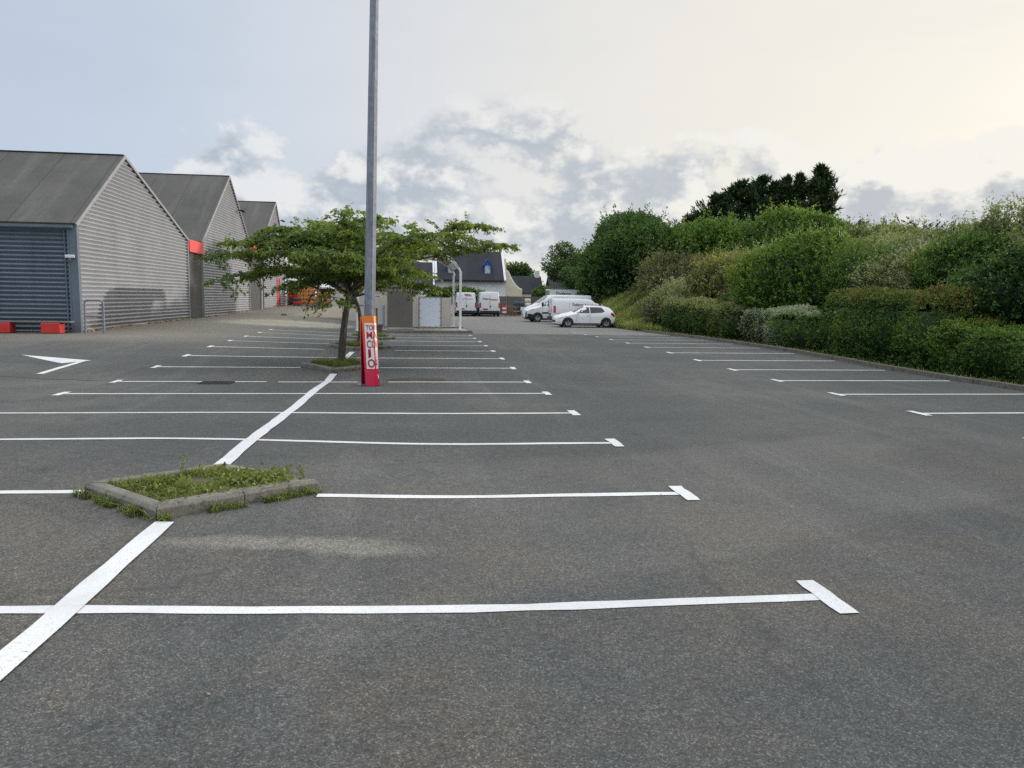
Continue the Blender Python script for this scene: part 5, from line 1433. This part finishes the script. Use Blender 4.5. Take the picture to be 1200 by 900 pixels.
def van(label, loc, rz, L=5.4, W=2.0, Hh=2.35, nose='long', text_side=None, text_rear=None, group=None, ladder=False):
    """panel van, nose at -x"""
    rt = thing('parked_van', label, 'van', loc, rz, group); w = W / 2
    xr_ = L / 2; xf = -L / 2
    def sec(wb, zb, zs, wt, zt):
        return [(wb * .94, zb), (wb, zb + .12), (wb, zs), (wt + .02, (zs + zt) / 2 + .15 if zt - zs > .8 else (zs + zt) / 2), (wt, zt - .12 if zt - zs > .4 else zt - .03), (wt * .9, zt - .03 if zt - zs > .4 else zt - .01), (0, zt)]
    zb = .30
    st = [(xf, sec(w * .72, .36, .70, w * .62, .86)), (xf + .08, sec(w * .88, .30, .86, w * .74, 1.02)), (xf + .45, sec(w * .96, zb, 1.02, w * .80, 1.22)),
          (xf + .85, sec(w, zb, 1.10, w * .80, 1.36)), (xf + 1.0, sec(w, zb, 1.14, w * .79, 1.46)), (xf + 1.55, sec(w, zb, 1.16, w * .78, Hh * .86)), (xf + 1.80, sec(w, zb, 1.18, w * .80, Hh * .955)),
          (xf + 2.2, sec(w, zb, 1.2, w * .86, Hh)), (xf + 2.7, sec(w, zb, 1.2, w * .88, Hh)), (xr_ - .12, sec(w, zb, 1.2, w * .88, Hh)), (xr_ - .03, sec(w * .985, zb + .04, 1.2, w * .86, Hh - .03)), (xr_, sec(w * .95, zb + .08, 1.2, w * .83, Hh - .08))]
    bd = loft_body(st)
    for q, f_ in enumerate(bd.f):
        cx_ = sum(bd.v[i][0] for i in f_) / len(f_); cz_ = sum(bd.v[i][2] for i in f_) / len(f_)
        if (cx_ < xf + .40 and cz_ < .62) or cz_ < .34: bd.m[q] = 1
    bd.build('body', [M['car_white'], M['black']], rt, angle=38)
    def yw(x, z):
        i = next((k for k in range(len(st) - 1) if st[k + 1][0] >= x), len(st) - 2)
        t = (x - st[i][0]) / (st[i + 1][0] - st[i][0])
        def at(s): return float(np.interp(z, [p[1] for p in s], [p[0] for p in s]))
        return at(st[i][1]) * (1 - t) + at(st[i + 1][1]) * t
    f = lambda x, z: yw(x, z) + .005
    hz_ = Hh / 2.35
    side_patch('cab_window', [(xf + 1.18, 1.26), (xf + 2.12, 1.28), (xf + 2.12, 1.80 * hz_), (xf + 1.75, 1.80 * hz_), (xf + 1.40, 1.52 * hz_)], f, M['glass'], rt)
    side_patch('rub_strip', [(xf + 1.25, .66), (xr_ - .25, .66), (xr_ - .25, .78), (xf + 1.25, .78)], f, M['black'], rt)
    side_patch('front_bumper', [(xf + .02, .36), (xf + .85, .34), (xf + .50, .62), (xf + .03, .66)], f, M['black'], rt)
    side_patch('door_seam', [(xf + 2.2, .4), (xf + 2.22, .4), (xf + 2.22, 1.85 * hz_), (xf + 2.2, 1.85 * hz_)], f, M['frame'], rt, .004)
    side_patch('door_seam', [(xf + 3.45, .4), (xf + 3.47, .4), (xf + 3.47, 1.95 * hz_), (xf + 3.45, 1.95 * hz_)], f, M['frame'], rt, .004)
    side_patch('headlight', [(xf + .10, .84), (xf + .42, .88), (xf + .75, 1.08), (xf + .40, 1.02), (xf + .12, .94)], f, M['lamp_glass'], rt)
    side_patch('tail_light', [(xr_ - .13, .82), (xr_ - .02, .82), (xr_ - .02, 1.32), (xr_ - .13, 1.32)], f, M['tail'], rt, .016)
    for x in (xf + .92, xr_ - 1.05):
        arc = [(x + .43 * math.cos(a), .34 + .43 * math.sin(a)) for a in [math.pi * k / 12 for k in range(13)]]
        side_patch('wheel_arch', [(x + .43, .31)] + arc + [(x - .43, .31)], f, M['black'], rt, .006)
        for s in (-1, 1): wheel(rt, x, s * (w - .07), .345, s)
    for s in (-1, 1): MB().box((xf + 1.28, s * (w + .13), 1.38), (.14, .20, .32)).build('mirror', M['black'], rt, bevel=.04)
    MB().add([(xf + 1.02, -w * .74, 1.485), (xf + 1.02, w * .74, 1.485), (xf + 1.80, w * .70, Hh * .953), (xf + 1.80, -w * .70, Hh * .953)], [[0, 1, 2, 3]]).build('windscreen', M['glass'], rt)
    MB().box((0, 0, .28), (L - .5, W * .84, .20)).build('underbody_shade_box', M['black'], rt)  # black box added beneath the van to stop light leaking into its shadow
    # rear: doors split, lamps, plate, bumper
    e = xr_ + .006
    MB().box((e + .03, 0, .44), (.14, W * .95, .26)).build('rear_bumper', M['black'], rt, bevel=.02)
    MB().box((e, 0, 1.28), (.010, .018, Hh - .75)).build('door_seam', M['frame'], rt)
    for s in (-1, 1):
        MB().box((e - .005, s * (w - .09), 1.10), (.04, .11, .50)).build('tail_light', M['tail'], rt, bevel=.01)
    MB().box((e + .005, -.42, .72), (.02, .50, .11)).build('number_plate', M['ink_black'], rt)
    MB().box((e + .01, .06, 1.0), (.03, .09, .20)).build('door_handle', M['black'], rt, bevel=.008)
    if text_rear:
        for (s, z, sz, mat, yy, bold) in text_rear:
            T = Matrix.Translation((e + .004, yy, z)) @ Matrix.Rotation(R(90), 4, 'Z') @ Matrix.Rotation(R(90), 4, 'X')
            text_mesh(s, sz, mat, rt, M4=T, bold=bold)
    if text_side:
        for (s, x, z, sz, mat, bold) in text_side:
            T = Matrix.Translation((x, -(yw(x, z) + .03), z)) @ Matrix.Rotation(R(90), 4, 'X')
            text_mesh(s, sz, mat, rt, M4=T, bold=bold)
    return rt
VG = 'white vans parked at the back of the lot'
# tail towards the camera: nose +y  => rotate so that -x -> +y
van('left white van seen from the rear with faint blue rear lettering', (5.0, 77.6, G(5, 76)), R(-90), 5.4, 2.0, 2.32, group=VG,
    text_rear=[('Deferm', 2.13, .20, M['ink_black'], .12, .004), ('location', 2.02, .20, M['ink_red'], .22, .006), ('LYONNAIS', 1.68, .24, M['ink_blue'], .08, 0)])
van('right taller white van seen from the rear with black and red lettering', (7.35, 78.0, G(7.3, 76)), R(-90), 5.4, 2.0, 2.42, group=VG,
    text_rear=[('Deferm', 1.72, .24, M['ink_black'], -.34, .004), ('location', 1.66, .24, M['ink_red'], .36, .008)])
van('white panel van facing left with black front bumper behind the hatchback', (11.2, 60.5, G(11, 60.5)), R(4), 5.3, 2.0, 2.15, group=VG)
# smaller van, tail towards the aisle (nose right)
van('small white van with red and black side lettering beside the hatchback', (12.15, 55.2, G(11.6, 55)), R(182), 4.6, 1.85, 1.88, group=VG,
    text_side=None)
v3 = [o for o in col.objects if o.name.startswith('parked_van')][-1]
for (s, x, z, sz, mat, bold) in (('Deferm', .55, 1.42, .26, M['ink_black'], .004), ('location', -.42, 1.40, .27, M['ink_red'], .010)):
    T = Matrix.Translation((x, .885, z)) @ Matrix.Rotation(R(180), 4, 'Z') @ Matrix.Rotation(R(75), 4, 'X')
    text_mesh(s, sz, mat, v3, M4=T, bold=bold)
# box truck behind
bt = thing('box_truck', 'white box truck with lettered sides standing behind the vans', 'truck', (13.3, 66.0, G(13, 66)))
bx_ = MB().box((.3, 0, 1.75), (4.3, 2.1, 1.75)).build('cargo_box', M['white'], bt, bevel=.03)
MB().box((-1.86, 0, 1.75), (.03, 1.9, 1.6)).build('rear_door', M['frame'], bx_)
mb = MB()
for sy in (-1, 1): mb.box((.3, sy * 1.03, 2.64), (4.34, .06, .06)); mb.box((.3, sy * 1.03, .86), (4.34, .06, .06))
mb.build('edge_rails', M['alloy'], bx_)
T = Matrix.Translation((-.65, -1.062, 2.25)) @ Matrix.Rotation(R(90), 4, 'X'); text_mesh('Deferm', .42, M['ink_black'], bx_, M4=T, bold=.006)
T = Matrix.Translation((1.15, -1.062, 2.25)) @ Matrix.Rotation(R(90), 4, 'X'); text_mesh('location', .42, M['ink_black'], bx_, M4=T, bold=.006)
cabp = [(2.5, .45), (4.2, .45), (4.3, .95), (3.95, 1.25), (3.45, 1.98), (2.5, 2.05)]
MB().prism(cabp, 'y', -.95, .95).build('cab', M['car_white'], bt, bevel=.06)
for s in (-1, 1): MB().prism([(2.75, 1.3), (3.65, 1.3), (3.35, 1.85), (2.75, 1.9)], 'y', s * .955 - .008, s * .955 + .008).build('cab_window', M['glass'], bt)
MB().box((.8, 0, .62), (6.2, .8, .18)).build('chassis', M['black'], bt)
for x in (-1.0, 3.3):
    for s in (-1, 1): wheel(bt, x, s * .88, .36, s)

# ------------------------------------------------------------------ sky and sun
SUN_EL, SUN_AZ = 10.0, 26.0        # azimuth measured from +X towards +Y
w = bpy.data.worlds.new('World'); scene.world = w; w.use_nodes = True
nt = w.node_tree; bg = nt.nodes['Background']
sky = nt.nodes.new('ShaderNodeTexSky'); sky.sky_type = 'NISHITA'; sky.sun_disc = False
sky.sun_elevation = R(SUN_EL); sky.sun_rotation = R(90 - SUN_AZ); sky.air_density = 1.0; sky.dust_density = 1.6; sky.ozone_density = 1.5
geo = nt.nodes.new('ShaderNodeTexCoord'); dirv = geo.outputs['Generated']
sp = nt.nodes.new('ShaderNodeSeparateXYZ'); nt.links.new(dirv, sp.inputs[0]); dz = sp.outputs[2]
skyc = mixc(nt, 1., sky.outputs[0], (.15, .15, .15), 'MULTIPLY')
# thin high haze: cool on the left, cream towards the sun
dot = nt.nodes.new('ShaderNodeVectorMath'); dot.operation = 'DOT_PRODUCT'
nt.links.new(dirv, dot.inputs[0]); dot.inputs[1].default_value = (math.cos(R(SUN_AZ)), math.sin(R(SUN_AZ)), .12)
sunny = maprange(nt, dot.outputs['Value'], -.15, .95)
hazec = ramp(nt, sunny, [(0, (.52, .62, .77)), (.30, (.62, .69, .79)), (.55, (.74, .76, .80)), (.75, (.83, .82, .79)), (.9, (.88, .85, .78)), (1., (.98, .92, .81))])
mp = nt.nodes.new('ShaderNodeMapping'); mp.inputs['Scale'].default_value = (1, 1, 3.2); nt.links.new(dirv, mp.inputs[0])
hz1 = noise(nt, mp.outputs[0], 2.2, 6, .6)
hazec.node.color_ramp.interpolation = 'B_SPLINE'
skyc = mixc(nt, maprange(nt, hz1, .25, .75, .86, .98), skyc, hazec)
# faint high streaks
mp3 = nt.nodes.new('ShaderNodeMapping'); mp3.inputs['Scale'].default_value = (1, 1, 7); mp3.inputs['Rotation'].default_value = (.12, .05, 0); nt.links.new(dirv, mp3.inputs[0])
hz2 = noise(nt, mp3.outputs[0], 3.0, 7, .6)
skyc = mixc(nt, maprange(nt, hz2, .48, .75, 0, .30), skyc, mixc(nt, sunny, (.56, .62, .70), (.85, .82, .78)))
# cumulus bank low over the horizon
mp2 = nt.nodes.new('ShaderNodeMapping'); mp2.inputs['Scale'].default_value = (1, 1, 1.5); mp2.inputs['Location'].default_value = (6.4, .7, 0); nt.links.new(dirv, mp2.inputs[0])
sh = nt.nodes.new('ShaderNodeVectorMath'); sh.operation = 'ADD'; nt.links.new(mp2.outputs[0], sh.inputs[0]); sh.inputs[1].default_value = (.022, .004, .040)
def cloud(vec):
    v = nt.nodes.new('ShaderNodeTexNoise'); v.inputs['Scale'].default_value = 5.6; v.inputs['Detail'].default_value = 10; v.inputs['Roughness'].default_value = .56; v.inputs['Lacunarity'].default_value = 2.1
    nt.links.new(vec, v.inputs['Vector']); return v.outputs['Fac']
c1 = cloud(mp2.outputs[0]); c2 = cloud(sh.outputs[0])
band = mathn(nt, 'MULTIPLY', maprange(nt, dz, .005, .06), maprange(nt, dz, .26, .13))
right = maprange(nt, dot.outputs['Value'], -.02, .28)
bias = mathn(nt, 'ADD', mathn(nt, 'MULTIPLY', band, .205), mathn(nt, 'MULTIPLY', right, .145))
dens = mathn(nt, 'ADD', c1, mathn(nt, 'SUBTRACT', bias, .28))
mask = mathn(nt, 'MULTIPLY', maprange(nt, dens, .495, .565), maprange(nt, dz, .27, .19))
lit = mathn(nt, 'SUBTRACT', c1, c2)
shade = mathn(nt, 'ADD', maprange(nt, lit, -.05, .075), maprange(nt, dens, .62, .5, 0, .25), clamp=True)
cc = mixc(nt, shade, mixc(nt, sunny, (.38, .46, .56), (.46, .51, .57)), mixc(nt, sunny, (.78, .81, .85), (.92, .90, .85)))
skyc = mixc(nt, mathn(nt, 'MULTIPLY', mask, .85), skyc, cc)
# pale glow at the horizon
skyc = mixc(nt, maprange(nt, dz, .08, .0, 0, .45), skyc, mixc(nt, sunny, (.68, .75, .82), (.9, .87, .80)))
# unseen overhead sky, whitened and boosted as added fill for the shaded lot
over = mixc(nt, maprange(nt, dz, .35, .8), skyc, (.88, .91, .95))
boost = maprange(nt, dz, .42, .95, 1.0, 2.0)
bm_ = nt.nodes.new('ShaderNodeVectorMath'); bm_.operation = 'SCALE'; nt.links.new(over, bm_.inputs[0]); nt.links.new(boost, bm_.inputs['Scale'])
nt.links.new(bm_.outputs[0], bg.inputs['Color']); bg.inputs['Strength'].default_value = 1.0

sl = bpy.data.lights.new('sun', 'SUN'); sl.energy = 2.3; sl.angle = R(.6); sl.color = (1, .93, .85)
so = bpy.data.objects.new('sun', sl); col.objects.link(so)
ds = Vector((math.cos(R(SUN_AZ)) * math.cos(R(SUN_EL)), math.sin(R(SUN_AZ)) * math.cos(R(SUN_EL)), math.sin(R(SUN_EL))))
so.rotation_euler = ds.to_track_quat('Z', 'Y').to_euler(); so.location = (30, 20, 30)

# ------------------------------------------------------------------ camera
yaw, pitch, roll, hgt = .1275, .1111, .0151, 1.7813
fw = Vector((math.sin(yaw) * math.cos(pitch), math.cos(yaw) * math.cos(pitch), -math.sin(pitch)))
rt_ = Vector((math.cos(yaw), -math.sin(yaw), 0)); up_ = rt_.cross(fw)
r2 = rt_ * math.cos(roll) + up_ * math.sin(roll); u2 = -rt_ * math.sin(roll) + up_ * math.cos(roll)
cd = bpy.data.cameras.new('camera'); cd.sensor_width = 36; cd.lens = 901 / 1200 * 36; cd.clip_end = 3000; cd.clip_start = .05
co = bpy.data.objects.new('camera', cd); col.objects.link(co)
Mx = Matrix((r2, u2, -fw)).transposed().to_4x4(); Mx.translation = (0, 0, hgt); co.matrix_world = Mx
scene.camera = co
scene.view_settings.view_transform = 'Standard'; scene.view_settings.look = 'None'; scene.view_settings.exposure = 0; scene.view_settings.gamma = 1
scene.cycles.max_bounces = 6; scene.cycles.use_denoising = False
